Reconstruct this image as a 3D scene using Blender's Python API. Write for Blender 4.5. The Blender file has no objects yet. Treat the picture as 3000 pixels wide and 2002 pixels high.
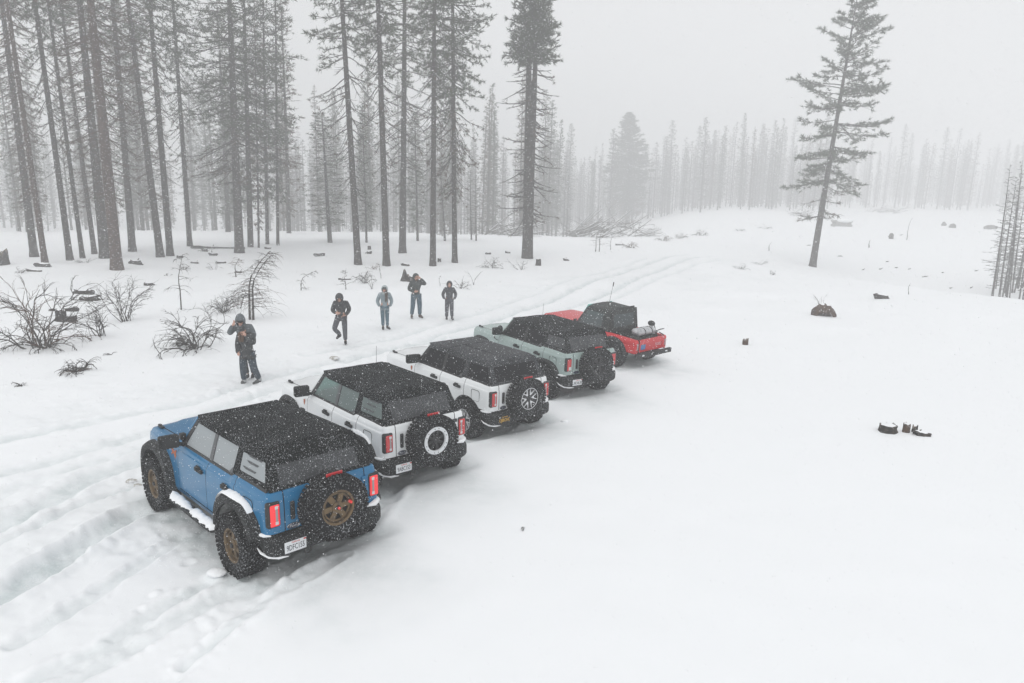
import bpy, bmesh, math, random
import numpy as np
from mathutils import Vector, Matrix, Euler

# ------------------------------------------------------------------ camera, sky, sun, exposure
scene = bpy.context.scene
col = scene.collection
PXW, PXH, FPX = 3000.0, 2002.0, 2094.5
CAM_H, PITCH, ROLL = 5.215, math.radians(11.792), math.radians(1.390)

cam_data = bpy.data.cameras.new('camera')
cam = bpy.data.objects.new('camera', cam_data)
col.objects.link(cam)
cam_data.sensor_width = 36.0
cam_data.lens = FPX / PXW * 36.0
cam_data.clip_start = 0.05
cam_data.clip_end = 3000.0
_f = Vector((0, math.cos(PITCH), -math.sin(PITCH)))
_u0 = Vector((0, math.sin(PITCH), math.cos(PITCH)))
_r0 = Vector((1, 0, 0))
_r = _r0 * math.cos(ROLL) + _u0 * math.sin(ROLL)
_u = _u0 * math.cos(ROLL) - _r0 * math.sin(ROLL)
cam.matrix_world = Matrix(((_r.x, _u.x, -_f.x, 0), (_r.y, _u.y, -_f.y, 0), (_r.z, _u.z, -_f.z, CAM_H), (0, 0, 0, 1)))
scene.camera = cam

SUN_EL, SUN_ROT = math.radians(48), math.radians(200)
world = bpy.data.worlds.new('World')
scene.world = world
world.use_nodes = True
nt = world.node_tree
nt.nodes.clear()
w_sky = nt.nodes.new('ShaderNodeTexSky')
w_sky.sky_type = 'NISHITA'
w_sky.sun_disc = False
w_sky.sun_elevation = SUN_EL
w_sky.sun_rotation = SUN_ROT
w_hsv = nt.nodes.new('ShaderNodeHueSaturation')
w_hsv.inputs['Saturation'].default_value = 0.12
w_mix = nt.nodes.new('ShaderNodeMix')          # the cloud deck: an even grey over most of the clear sky
w_mix.data_type = 'RGBA'
w_mix.inputs['Factor'].default_value = 0.88
w_mix.inputs[7].default_value = (8.48, 8.56, 8.68, 1)
w_bg = nt.nodes.new('ShaderNodeBackground')
w_bg.inputs['Strength'].default_value = 0.10
w_out = nt.nodes.new('ShaderNodeOutputWorld')
nt.links.new(w_sky.outputs[0], w_hsv.inputs['Color'])
nt.links.new(w_hsv.outputs[0], w_mix.inputs[6])
nt.links.new(w_mix.outputs[2], w_bg.inputs['Color'])
nt.links.new(w_bg.outputs[0], w_out.inputs['Surface'])

sun_d = bpy.data.lights.new('sun', 'SUN')
sun_d.energy = 1.0
sun_d.angle = math.radians(60)
sun_d.color = (1.0, 0.98, 0.95)
sun = bpy.data.objects.new('sun', sun_d)
col.objects.link(sun)
# the sky's sun_rotation turns clockwise from +Y seen from above; the lamp shines along its local -Z
_sd = Vector((math.sin(SUN_ROT) * math.cos(SUN_EL), math.cos(SUN_ROT) * math.cos(SUN_EL), math.sin(SUN_EL)))
sun.rotation_euler = _sd.to_track_quat('Z', 'Y').to_euler()

scene.view_settings.view_transform = 'Standard'
scene.view_settings.look = 'None'
scene.view_settings.exposure = 0.085
scene.view_settings.gamma = 1.0
scene.view_settings.use_curve_mapping = False
scene.render.engine = 'CYCLES'
cy = scene.cycles
cy.max_bounces = 10
cy.diffuse_bounces = 4
cy.glossy_bounces = 3
cy.transmission_bounces = 6
cy.transparent_max_bounces = 12
cy.volume_bounces = 2
cy.use_denoising = True
cy.caustics_reflective = False
cy.caustics_refractive = False

random.seed(7)
RNG = np.random.default_rng(11)

# ------------------------------------------------------------------ helpers
def tag(o, label=None, cat=None, group=None, kind=None):
    if label: o['label'] = label
    if cat: o['category'] = cat
    if group: o['group'] = group
    if kind: o['kind'] = kind
    return o

def empty(name, loc=(0, 0, 0), rot=(0, 0, 0)):
    o = bpy.data.objects.new(name, None)
    o.empty_display_size = 0.2
    o.location = loc
    o.rotation_euler = rot
    col.objects.link(o)
    return o

class MB:
    """collects vertices and faces, then links them as one mesh object"""
    def __init__(s):
        s.v, s.f, s.m = [], [], []
        s.n = 0
    def add(s, verts, faces, mi=0):
        b = s.n
        s.v.extend([tuple(p) for p in verts])
        s.n += len(verts)
        s.f.extend([tuple(i + b for i in fc) for fc in faces])
        s.m.extend([mi] * len(faces))
    def box(s, c, d, mi=0, rot=None, taper=1.0):
        x, y, z = d[0] / 2, d[1] / 2, d[2] / 2
        P = [Vector((sx * x * (taper if sz > 0 else 1), sy * y * (taper if sz > 0 else 1), sz * z)) for sz in (-1, 1) for sy in (-1, 1) for sx in (-1, 1)]
        if rot is not None:
            R = rot if isinstance(rot, Matrix) else Euler(rot).to_matrix()
            P = [R @ p for p in P]
        s.add([p + Vector(c) for p in P], [(0, 2, 3, 1), (4, 5, 7, 6), (0, 1, 5, 4), (2, 6, 7, 3), (0, 4, 6, 2), (1, 3, 7, 5)], mi)
    def tube(s, pts, rad, n=8, mi=0, caps=True):
        pts = [Vector(p) for p in pts]
        if not hasattr(rad, '__len__'): rad = [rad] * len(pts)
        V, F = [], []
        prev = None
        for i, p in enumerate(pts):
            t = (pts[min(i + 1, len(pts) - 1)] - pts[max(i - 1, 0)])
            t = t.normalized() if t.length > 1e-9 else Vector((0, 0, 1))
            if prev is None:
                a = t.orthogonal().normalized()
            else:
                a = (prev - t * prev.dot(t))
                a = a.normalized() if a.length > 1e-6 else t.orthogonal().normalized()
            prev = a
            b = t.cross(a)
            for k in range(n):
                an = 2 * math.pi * k / n
                V.append(p + (a * math.cos(an) + b * math.sin(an)) * rad[i])
        for i in range(len(pts) - 1):
            for k in range(n):
                k2 = (k + 1) % n
                F.append((i * n + k, i * n + k2, (i + 1) * n + k2, (i + 1) * n + k))
        if caps:
            F.append(tuple(range(n))[::-1])
            F.append(tuple((len(pts) - 1) * n + k for k in range(n)))
        s.add(V, F, mi)
    def lathe(s, prof, n, M, mi=0, closed=False):
        """prof: (radius, axial) pairs turned round local Y; M places it"""
        V, F = [], []
        for r, a in prof:
            for k in range(n):
                an = 2 * math.pi * k / n
                V.append(M @ Vector((r * math.cos(an), a, r * math.sin(an))))
        L = len(prof)
        for i in range(L if closed else L - 1):
            j = (i + 1) % L
            for k in range(n):
                k2 = (k + 1) % n
                F.append((i * n + k, j * n + k, j * n + k2, i * n + k2))
        s.add(V, F, mi)
    def grid(s, P, mi=0, skip=None):
        """P: rows of points, all the same length"""
        R, C = len(P), len(P[0])
        F = []
        for i in range(R - 1):
            for j in range(C - 1):
                if skip and skip(i, j): continue
                F.append((i * C + j, i * C + j + 1, (i + 1) * C + j + 1, (i + 1) * C + j))
        s.add([p for r in P for p in r], F, mi)
    def prism(s, poly, axis_fn, thick, mi=0):
        """poly: 2-d points; axis_fn(u, v, w) -> 3-d; w runs 0..thick"""
        n = len(poly)
        V = [axis_fn(u, v, 0) for u, v in poly] + [axis_fn(u, v, thick) for u, v in poly]
        F = [tuple(range(n))[::-1], tuple(range(n, 2 * n))]
        for i in range(n):
            j = (i + 1) % n
            F.append((i, j, n + j, n + i))
        s.add(V, F, mi)
    def ellipsoid(s, c, r, nu=10, nv=7, mi=0, rot=None, jit=0, seed=0):
        rr = random.Random(seed)
        V, F = [], []
        for i in range(nv + 1):
            th = math.pi * i / nv
            for k in range(nu):
                ph = 2 * math.pi * k / nu
                j = 1 + jit * (rr.random() - .5)
                p = Vector((r[0] * math.sin(th) * math.cos(ph) * j, r[1] * math.sin(th) * math.sin(ph) * j, r[2] * math.cos(th) * j))
                if rot is not None: p = rot @ p
                V.append(p + Vector(c))
        for i in range(nv):
            for k in range(nu):
                k2 = (k + 1) % nu
                F.append((i * nu + k, (i + 1) * nu + k, (i + 1) * nu + k2, i * nu + k2))
        s.add(V, F, mi)
    def mesh(s, name, mats, sharp=None):
        me = bpy.data.meshes.new(name)
        me.from_pydata(s.v, [], s.f)
        for m in (mats if isinstance(mats, (list, tuple)) else [mats]): me.materials.append(m)
        if len(set(s.m)) > 1 or (s.m and s.m[0]):
            me.polygons.foreach_set('material_index', s.m)
        me.validate()
        me.update()
        if sharp is not None:
            me.polygons.foreach_set('use_smooth', [True] * len(me.polygons))
            if sharp < 179:
                me.set_sharp_from_angle(angle=math.radians(sharp))
        return me
    def build(s, name, mats, parent=None, sharp=35, bevel=0, seg=2):
        o = bpy.data.objects.new(name, s.mesh(name, mats, sharp))
        col.objects.link(o)
        if parent: o.parent = parent
        if bevel:
            b = o.modifiers.new('bevel', 'BEVEL')
            b.width = bevel; b.segments = seg; b.limit_method = 'ANGLE'; b.angle_limit = math.radians(40)
            b.harden_normals = False
        return o

def link_mesh(name, me, parent=None, loc=None):
    o = bpy.data.objects.new(name, me)
    col.objects.link(o)
    if parent: o.parent = parent
    if loc: o.location = loc
    return o

def smooth01(a, b, x):
    t = np.clip((x - a) / (b - a), 0, 1)
    return t * t * (3 - 2 * t)

# ------------------------------------------------------------------ materials
def mat(name, color, rough=.6, metal=0.0, spec=.5, noise=None, bump=None, emit=None, coat=0, alpha=None):
    """noise: (scale, colour2, lo, hi) mottling; bump: (scale, strength, distance)"""
    m = bpy.data.materials.new(name)
    m.use_nodes = True
    t = m.node_tree
    b = t.nodes['Principled BSDF']
    b.inputs['Base Color'].default_value = (*color, 1)
    b.inputs['Roughness'].default_value = rough
    b.inputs['Metallic'].default_value = metal
    b.inputs['Specular IOR Level'].default_value = spec
    if coat:
        b.inputs['Coat Weight'].default_value = coat
        b.inputs['Coat Roughness'].default_value = .06
    if emit:
        b.inputs['Emission Color'].default_value = (*emit[0], 1)
        b.inputs['Emission Strength'].default_value = emit[1]
    tc = None
    if noise or bump:
        tc = t.nodes.new('ShaderNodeTexCoord')
    if noise:
        n = t.nodes.new('ShaderNodeTexNoise')
        n.inputs['Scale'].default_value = noise[0]
        n.inputs['Detail'].default_value = 6
        r = t.nodes.new('ShaderNodeMapRange')
        r.inputs['From Min'].default_value = noise[2]
        r.inputs['From Max'].default_value = noise[3]
        mx = t.nodes.new('ShaderNodeMix'); mx.data_type = 'RGBA'
        mx.inputs[6].default_value = (*color, 1)
        mx.inputs[7].default_value = (*noise[1], 1)
        t.links.new(tc.outputs['Object'], n.inputs['Vector'])
        t.links.new(n.outputs['Fac'], r.inputs['Value'])
        t.links.new(r.outputs[0], mx.inputs['Factor'])
        t.links.new(mx.outputs[2], b.inputs['Base Color'])
    if bump:
        n2 = t.nodes.new('ShaderNodeTexNoise')
        n2.inputs['Scale'].default_value = bump[0]
        n2.inputs['Detail'].default_value = 5
        bp = t.nodes.new('ShaderNodeBump')
        bp.inputs['Strength'].default_value = bump[1]
        bp.inputs['Distance'].default_value = bump[2]
        t.links.new(tc.outputs['Object'], n2.inputs['Vector'])
        t.links.new(n2.outputs['Fac'], bp.inputs['Height'])
        t.links.new(bp.outputs[0], b.inputs['Normal'])
    return m

# ------------------------------------------------------------------ the ground
def vnoise(x, y, seed=0):
    """smooth value noise, about -1..1, one lump per unit"""
    xi, yi = np.floor(x).astype(np.int64), np.floor(y).astype(np.int64)
    fx, fy = x - xi, y - yi
    fx, fy = fx * fx * fx * (fx * (fx * 6 - 15) + 10), fy * fy * fy * (fy * (fy * 6 - 15) + 10)
    def h(a, b):
        n = (a * 374761393 + b * 668265263 + seed * 144665) & 0x7fffffff
        n = ((n ^ (n >> 13)) * 1274126177) & 0x7fffffff
        n = (n ^ (n >> 16)) & 0xffff
        return n / 32767.5 - 1
    return (h(xi, yi) * (1 - fx) + h(xi + 1, yi) * fx) * (1 - fy) + (h(xi, yi + 1) * (1 - fx) + h(xi + 1, yi + 1) * fx) * fy

def base_height(x, y):
    d = np.hypot(x, y)
    az = x / np.maximum(np.abs(y), 1.0)
    z = -6.0 * smooth01(78, 190, d) * (1 - smooth01(.06, .30, az)) + 2.4 * smooth01(110, 250, y) * smooth01(.08, .34, az)
    z = z + 4.0 * smooth01(260, 520, d)
    z = z - 3.3 * np.exp(-((x - 46) ** 2 + (y - 66) ** 2) / (2 * 14.0 ** 2))
    far = smooth01(14, 40, d)
    z = z + far * (.16 * vnoise(x / 9.0, y / 9.0, 1) + .10 * vnoise(x / 3.1, y / 3.1, 2)) + .03 * vnoise(x / 4.0, y / 4.0, 3)
    z = z + .010 * vnoise(x / .9 + y / 3.0, y / .7, 17) + .006 * vnoise(x / .35, y / .5, 18)
    z = z + .05 * vnoise(x / 2.0, y / 2.0, 4) * smooth01(20, 30, d)
    return z

# vehicle poses: x, y, heading, z, pitch slope, roll slope
CARS = {
    'blue': (-2.987, 9.528, 134.99, .027, -.018, .004),
    'white': (-1.931, 12.397, 130.25, -.008, -.012, -.006),
    'grey_top': (-.296, 15.654, 130.55, -.146, .017, 0.0),
    'sage': (1.559, 18.331, 125.83, -.001, .023, .010),
}
RED_POSE = (3.634, 21.845, 134.0, .06, .078, 0.0)
def at_plane(px, py, z0=0.0):
    d = _f + _r * ((px - PXW / 2) / FPX) - _u * ((py - PXH / 2) / FPX)
    k = (z0 - CAM_H) / d.z
    return d.x * k, d.y * k
# ruts along the road, from the photograph's ground points; (points, depth, half width)
RUTS = []
def rut(pix, depth=.07, w=.17, packed=1.0, z=0.0):
    RUTS.append(([at_plane(a, b, z) for a, b in pix], depth, w, packed))
rut([(-300, 1660), (0, 1530), (163, 1454), (272, 1394), (380, 1362), (560, 1290)], .085, .26, .8)
rut([(-200, 1850), (0, 1740), (136, 1655), (261, 1575), (400, 1500), (470, 1478)], .12, .24, 1.0)
rut([(-100, 2080), (160, 1960), (326, 1880), (490, 1775), (600, 1720)], .05, .14, .5)
rut([(30, 2100), (250, 1960), (480, 1840), (700, 1730)], .045, .15, .4)
rut([(0, 1390), (250, 1320), (500, 1250), (720, 1170), (960, 1085)], .06, .22, .5)
rut([(0, 1290), (300, 1230), (560, 1180), (800, 1105), (1010, 1050), (1300, 985)], .06, .2, .5)
rut([(1010, 1060), (1200, 1000), (1400, 945), (1600, 885), (1676, 851), (1784, 809), (1891, 767), (1983, 738), (2080, 718), (2200, 702)], .12, .22, .75)
rut([(1330, 985), (1500, 950), (1715, 885), (1814, 843), (1906, 797), (1956, 772), (2021, 748), (2120, 725), (2250, 708)], .12, .22, .75)
rut([(900, 1040), (1150, 985), (1400, 915), (1600, 850), (1760, 795), (1890, 752)], .07, .2, .4)
rut([(1400, 1000), (1700, 915), (1880, 838), (1990, 785), (2110, 745)], .06, .2, .4)
rut([(742, 1665), (900, 1590), (1010, 1545), (1090, 1500)], .08, .2, .9)
rut([(-100, 1620), (60, 1560), (230, 1480), (420, 1415)], .06, .10, .7)
rut([(-60, 1470), (160, 1385), (360, 1330), (600, 1240)], .04, .16, .4)
rut([(40, 1880), (300, 1720), (520, 1590), (640, 1530)], .045, .13, .45)
rut([(560, 1950), (700, 1850), (830, 1770), (1000, 1665)], .05, .12, .5)
EDGE = [at_plane(a, b) for a, b in [(420, 2110), (560, 2000), (706, 1819 + 30), (815, 1759), (905, 1690), (1090, 1575), (1210, 1425), (1330, 1320), (1440, 1275), (1600, 1190), (1800, 1090), (2000, 950), (2250, 820), (2500, 730)]]

def seg_dist(x, y, pts):
    best = np.full(x.shape, 1e9)
    side = np.zeros(x.shape)
    for (ax, ay), (bx, by) in zip(pts[:-1], pts[1:]):
        dx, dy = bx - ax, by - ay
        L2 = dx * dx + dy * dy
        t = np.clip(((x - ax) * dx + (y - ay) * dy) / L2, 0, 1)
        ex, ey = x - (ax + t * dx), y - (ay + t * dy)
        dd = np.hypot(ex, ey)
        s = np.sign(dx * ey - dy * ex)
        m = dd < best
        best = np.where(m, dd, best)
        side = np.where(m, s, side)
    return best, side

FEET = []      # trodden spots: filled in by the people before the ground mesh is made
def ground(x, y, detail=True, want_packed=False):
    x = np.asarray(x, float); y = np.asarray(y, float)
    z = base_height(x, y)
    packed = np.zeros(x.shape)
    d = np.hypot(x, y)
    near = d < 75
    if near.any():
        xn, yn = x[near], y[near]
        zn = z[near].copy()
        pk = np.zeros(xn.shape)
        chop = vnoise(xn / .33, yn / .33, 5) + .7 * vnoise(xn / .15, yn / .15, 6) + .4 * vnoise(xn / .08, yn / .08, 7)
        # the ground the vehicles stand on
        calm = np.ones(xn.shape)
        for cx, cyy, yaw, cz, tl, rl in list(CARS.values()) + [RED_POSE]:
            ca, sa = math.cos(math.radians(yaw)), math.sin(math.radians(yaw))
            lx = (xn - cx) * ca + (yn - cyy) * sa
            ly = -(xn - cx) * sa + (yn - cyy) * ca
            dx = np.maximum(np.abs(lx - 1.45) - 1.95, 0); dy = np.maximum(np.abs(ly) - 1.05, 0)
            dist = np.hypot(dx, dy)
            wgt = smooth01(1.6, 0.0, dist)
            zn = zn * (1 - wgt) + (cz + tl * lx + rl * ly + .03) * wgt
            calm = np.minimum(calm, .35 + .65 * smooth01(-.1, .35, dist))
            back = smooth01(2.2, .2, np.maximum(-.9 - lx, 0)) * smooth01(1.5, .7, np.abs(ly)) * (lx < .5)
            pk = np.maximum(pk, np.maximum(.75 * smooth01(.5, 0, dist), .38 * back) * (.75 + .4 * vnoise(xn / .35, yn / .35, 15)))  # slush tone, plus under-car shade painted into the snow colour
            for wx in (0, 2.95):
                for wy in (.86, -.86):
                    g = np.hypot((lx - wx) / 1.3, ly - wy)
                    zn += .018 * np.exp(-((g - .36) / .12) ** 2) - .012 * np.exp(-(g / .2) ** 2)
        ed, es = seg_dist(xn, yn, EDGE)
        road = np.where(es > 0, 1.0, 0.0) * 1.0           # left of the edge line: the driven side
        sgn = ed * es
        wob = .12 * vnoise(xn / .7, yn / .7, 31) + .05 * vnoise(xn / .23, yn / .23, 32)
        bank = smooth01(.16, -.16, sgn + wob)
        fade = smooth01(28, 16, np.hypot(xn, yn))
        zn = zn + calm * fade * (.15 * bank + .075 * np.exp(-((sgn + wob) / .15) ** 2) + .025 * chop * np.exp(-((sgn - .15) / .3) ** 2))
        # churned snow on the road side
        roadw = smooth01(0, .5, sgn) * smooth01(16, 9, sgn)
        patch = smooth01(-.25, .6, vnoise(xn / 1.7, yn / 1.7, 8) + .35 * vnoise(xn / .6, yn / .6, 9))
        zn = zn + roadw * (.005 + .014 * patch) * chop
        pk = np.maximum(pk, roadw * .10 * patch)
        for pts, dep, w, pkd in RUTS:
            bx0 = min(p[0] for p in pts) - 2; bx1 = max(p[0] for p in pts) + 2
            by0 = min(p[1] for p in pts) - 2; by1 = max(p[1] for p in pts) + 2
            m = (xn > bx0) & (xn < bx1) & (yn > by0) & (yn < by1)
            if not m.any(): continue
            xm, ym = xn[m], yn[m]
            dd, ss = seg_dist(xm, ym, pts)
            dd = dd + .035 * vnoise(xm / .45, ym / .45, 12) + .02 * vnoise(xm / .12, ym / .12, 16)
            amp = .95 + .3 * vnoise(xm / 1.3, ym / 1.3, 13)
            rutp = np.exp(-(np.abs(dd) / w) ** 6)
            zn[m] += calm[m] * amp * (-dep * rutp + .45 * dep * np.exp(-((np.abs(dd) - 1.45 * w) / (.32 * w)) ** 2))
            zn[m] += rutp * .010 * chop[m] + .012 * np.exp(-((np.abs(dd) - 1.4 * w) / (.5 * w)) ** 2) * chop[m]
            pk[m] = np.maximum(pk[m], pkd * rutp * (.75 + .35 * vnoise(xm / .4, ym / .4, 14)))
        for fx, fy, r, dp in FEET:
            m = (np.abs(xn - fx) < r * 3) & (np.abs(yn - fy) < r * 3)
            if m.any():
                g = np.hypot(xn[m] - fx, yn[m] - fy)
                zn[m] += -dp * np.exp(-(g / r) ** 3) + .3 * dp * np.exp(-((g - 1.5 * r) / (.4 * r)) ** 2)
        z[near] = zn
        packed[near] = pk
    return (z, packed) if want_packed else z

def gz(x, y):
    return float(ground(np.array([x]), np.array([y]))[0])

def ray(px, py):
    return _f + _r * ((px - PXW / 2) / FPX) - _u * ((py - PXH / 2) / FPX)

def on_ground(px, py):
    """where the sight line through a photo pixel first meets the snow"""
    d = ray(px, py)
    k = np.concatenate([np.linspace(4, 40, 240), np.linspace(40.4, 420, 700)])
    X, Y, Z = d.x * k, d.y * k, CAM_H + d.z * k
    G = ground(X, Y)
    hit = np.nonzero(Z <= G)[0]
    i = int(hit[0]) if len(hit) else len(k) - 1
    i = max(i, 1)
    a = (Z - G)[i - 1]; b = (Z - G)[i]
    t = a / (a - b) if a != b else 0
    kk = k[i - 1] + (k[i] - k[i - 1]) * t
    return Vector((d.x * kk, d.y * kk, gz(d.x * kk, d.y * kk)))

def at_depth(px, y, py=560):
    """the ground point at forward distance y in the photo column px"""
    d = ray(px, py)
    for _ in range(3):
        x = d.x / d.y * y
        z = gz(x, y)
        q = Vector((x, y, z - CAM_H))
        py = PXH / 2 - FPX * q.dot(_u) / q.dot(_f)
        d = ray(px, py)
    x = d.x / d.y * y
    return Vector((x, y, gz(x, y)))
# ------------------------------------------------------------------ people stand here (their feet press the snow)
PEOPLE_FEET = {'hooded': on_ground(728, 1128), 'stepping': on_ground(1004, 1009), 'grey': on_ground(1128, 966),
               'shading': on_ground(1219, 933), 'dark': on_ground(1316, 938)}
for k, p in PEOPLE_FEET.items():
    rr = random.Random(k)
    for i in range(9):
        FEET.append((p.x + rr.uniform(-.7, .7), p.y + rr.uniform(-.8, .6), rr.uniform(.06, .11), rr.uniform(.03, .06)))
for i in range(150):                       # trails between the people and the vehicles
    rr = random.Random(1000 + i)
    a, b = rr.choice([('hooded', 'stepping'), ('stepping', 'grey'), ('grey', 'shading'), ('shading', 'dark'), ('hooded', 'hooded')])
    t = rr.random()
    p = PEOPLE_FEET[a].lerp(PEOPLE_FEET[b], t)
    FEET.append((p.x + rr.gauss(.5, .8), p.y + rr.gauss(-.9, .8), rr.uniform(.06, .11), rr.uniform(.03, .08)))
for i in range(26):                       # old clods and prints on the road
    rr = random.Random(2000 + i)
    p = on_ground(rr.uniform(150, 700), rr.uniform(1350, 1950))
    FEET.append((p.x, p.y, rr.uniform(.04, .09), rr.choice([-.03, -.02, .03])))

# ------------------------------------------------------------------ snow
def snow_material():
    m = bpy.data.materials.new('snow')
    m.use_nodes = True
    t = m.node_tree; b = t.nodes['Principled BSDF']
    b.inputs['Roughness'].default_value = .75
    b.inputs['Specular IOR Level'].default_value = .2
    at = t.nodes.new('ShaderNodeAttribute'); at.attribute_name = 'packed'
    tc = t.nodes.new('ShaderNodeTexCoord')
    n = t.nodes.new('ShaderNodeTexNoise'); n.inputs['Scale'].default_value = 5; n.inputs['Detail'].default_value = 8; n.inputs['Roughness'].default_value = .7
    mul = t.nodes.new('ShaderNodeMath'); mul.operation = 'MULTIPLY_ADD'
    mr = t.nodes.new('ShaderNodeMapRange'); mr.inputs['From Min'].default_value = .3; mr.inputs['From Max'].default_value = .7
    mr.inputs['To Min'].default_value = .5; mr.inputs['To Max'].default_value = 1.25
    mm = t.nodes.new('ShaderNodeMath'); mm.operation = 'MULTIPLY'; mm.use_clamp = True
    mx = t.nodes.new('ShaderNodeMix'); mx.data_type = 'RGBA'
    mx.inputs[6].default_value = (.90, .915, .93, 1)
    mx.inputs[7].default_value = (.54, .60, .605, 1)        # driven, icy snow and slush, with shade painted in under the cars
    t.links.new(tc.outputs['Object'], n.inputs['Vector'])
    t.links.new(n.outputs['Fac'], mr.inputs['Value'])
    t.links.new(at.outputs['Fac'], mm.inputs[0]); t.links.new(mr.outputs[0], mm.inputs[1])
    t.links.new(mm.outputs[0], mx.inputs['Factor'])
    t.links.new(mx.outputs[2], b.inputs['Base Color'])
    n2 = t.nodes.new('ShaderNodeTexNoise'); n2.inputs['Scale'].default_value = 22; n2.inputs['Detail'].default_value = 6; n2.inputs['Roughness'].default_value = .65
    bp = t.nodes.new('ShaderNodeBump'); bp.inputs['Distance'].default_value = .02
    st = t.nodes.new('ShaderNodeMath'); st.operation = 'MULTIPLY_ADD'; st.inputs[1].default_value = .55; st.inputs[2].default_value = .10; st.use_clamp = True
    t.links.new(at.outputs['Fac'], st.inputs[0]); t.links.new(st.outputs[0], bp.inputs['Strength'])
    t.links.new(tc.outputs['Object'], n2.inputs['Vector']); t.links.new(n2.outputs['Fac'], bp.inputs['Height'])
    t.links.new(bp.outputs[0], b.inputs['Normal'])
    return m
M_SNOW = snow_material()
M_SNOWCAP = mat('loose_snow', (.90, .915, .93), .8, spec=.2, bump=(30, .5, .02))

def build_ground():
    dense = np.linspace(-44, 44, 500)
    coarse_l = np.linspace(-180, -44, 26)[:-1]; coarse_r = np.linspace(44, 180, 26)[1:]
    ang = np.radians(np.concatenate([coarse_l, dense, coarse_r]))
    rad = np.concatenate([[.3, 1, 2, 3], np.geomspace(4, 46, 520), np.geomspace(47, 150, 90), np.geomspace(155, 900, 60)])
    A, R = np.meshgrid(ang, rad)
    X, Y = R * np.sin(A), R * np.cos(A)
    Z, PK = ground(X.ravel(), Y.ravel(), want_packed=True)
    V = np.column_stack([X.ravel(), Y.ravel(), Z])
    nr, na = R.shape
    i = np.arange(nr - 1)[:, None] * na; j = np.arange(na - 1)[None, :]
    F = np.stack([(i + j), (i + j + 1), (i + na + j + 1), (i + na + j)], -1).reshape(-1, 4)[:, ::-1]
    me = bpy.data.meshes.new('snow_ground')
    me.vertices.add(len(V)); me.vertices.foreach_set('co', V.ravel())
    me.loops.add(F.size); me.loops.foreach_set('vertex_index', F.ravel().astype(np.int32))
    me.polygons.add(len(F)); me.polygons.foreach_set('loop_start', np.arange(0, F.size, 4, dtype=np.int32))
    me.update(calc_edges=True)
    me.polygons.foreach_set('use_smooth', np.ones(len(F), bool))
    a = me.attributes.new('packed', 'FLOAT', 'POINT'); a.data.foreach_set('value', PK.astype(np.float32))
    me.materials.append(M_SNOW)
    o = link_mesh('snow_ground', me)
    tag(o, 'snow covered clearing crossed by a driven snowy track', kind='structure')
build_ground()

# ------------------------------------------------------------------ trees
M_BARK = mat('bark', (.058, .048, .042), .9, spec=.2, noise=(6, (.028, .025, .024), .35, .65), bump=(14, .8, .04))
M_BARK_RED = mat('scorched_bark', (.085, .056, .046), .9, spec=.2, noise=(5, (.04, .03, .026), .4, .7), bump=(14, .8, .04))
M_TWIG = mat('twig', (.045, .038, .034), .9, spec=.1)
M_TWIG_RED = mat('dead_twig', (.07, .046, .036), .9, spec=.1)
M_NEEDLE = mat('needles', (.052, .068, .036), .8, spec=.15)
M_NEEDLE_DEAD = mat('brown_needles', (.085, .055, .035), .85, spec=.1)

def perp(d):
    a = np.array([0, 0, 1.0]) if abs(d[2]) < .9 else np.array([1.0, 0, 0])
    u = np.cross(d, a); u /= np.linalg.norm(u)
    return u, np.cross(d, u)

class Fast:
    """plain triangle and quad soup for foliage, kept in numpy"""
    def __init__(s): s.V = []; s.F = []; s.M = []; s.n = 0
    def stick(s, pts, rad, mi, sides=3):
        m = len(pts); V = []
        for i in range(m):
            d = pts[min(i + 1, m - 1)] - pts[max(i - 1, 0)]
            d = d / (np.linalg.norm(d) + 1e-9)
            u, w = perp(d)
            for k in range(sides):
                an = 2 * math.pi * k / sides
                V.append(pts[i] + (u * math.cos(an) + w * math.sin(an)) * rad[i])
        for i in range(m - 1):
            for k in range(sides):
                k2 = (k + 1) % sides
                s.F.append((s.n + i * sides + k, s.n + i * sides + k2, s.n + (i + 1) * sides + k2, s.n + (i + 1) * sides + k)); s.M.append(mi)
        s.V.extend(V); s.n += len(V)
    def tuft(s, c, d, L, w, k, mi, rr, spread=1.0):
        for _ in range(k):
            e = d * rr.uniform(.2, 1.0) + np.array([rr.gauss(0, .55), rr.gauss(0, .55), rr.gauss(0.05, .5)]) * spread
            e /= np.linalg.norm(e) + 1e-9
            u, v = perp(e)
            a = rr.uniform(0, 6.28); u = u * math.cos(a) + v * math.sin(a)
            l = L * rr.uniform(.6, 1.1)
            o = c + d * rr.uniform(-.12, .06)
            s.V.extend([o - u * w * .5, o + u * w * .5, o + e * l])
            s.F.append((s.n, s.n + 1, s.n + 2)); s.M.append(mi); s.n += 3
    def mesh(s, name, mats):
        me = bpy.data.meshes.new(name)
        me.from_pydata([tuple(p) for p in s.V], [], s.F)
        for m in mats: me.materials.append(m)
        me.polygons.foreach_set('material_index', s.M)
        me.update()
        return me

def trunk_mesh(name, h, r, rr, m, sides=10, lean=(0, 0), flare=1.35, top=.06):
    b = MB()
    N = 16; pts = []; rad = []
    for i in range(N + 1):
        t = (i / N) ** 1.25
        pts.append((lean[0] * t + .05 * math.sin(3 * t + r * 40), lean[1] * t + .05 * math.cos(4 * t + r * 9), -0.35 + (h + .35) * t))
        k = (1 - t) ** .8 * (1 - top) + top
        rad.append(r * k * (1 + (flare - 1) * math.exp(-max(h * t - .15, 0) / .38)))
    b.tube(pts, rad, sides, 0)
    return b.mesh(name, [m], 60), pts

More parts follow.
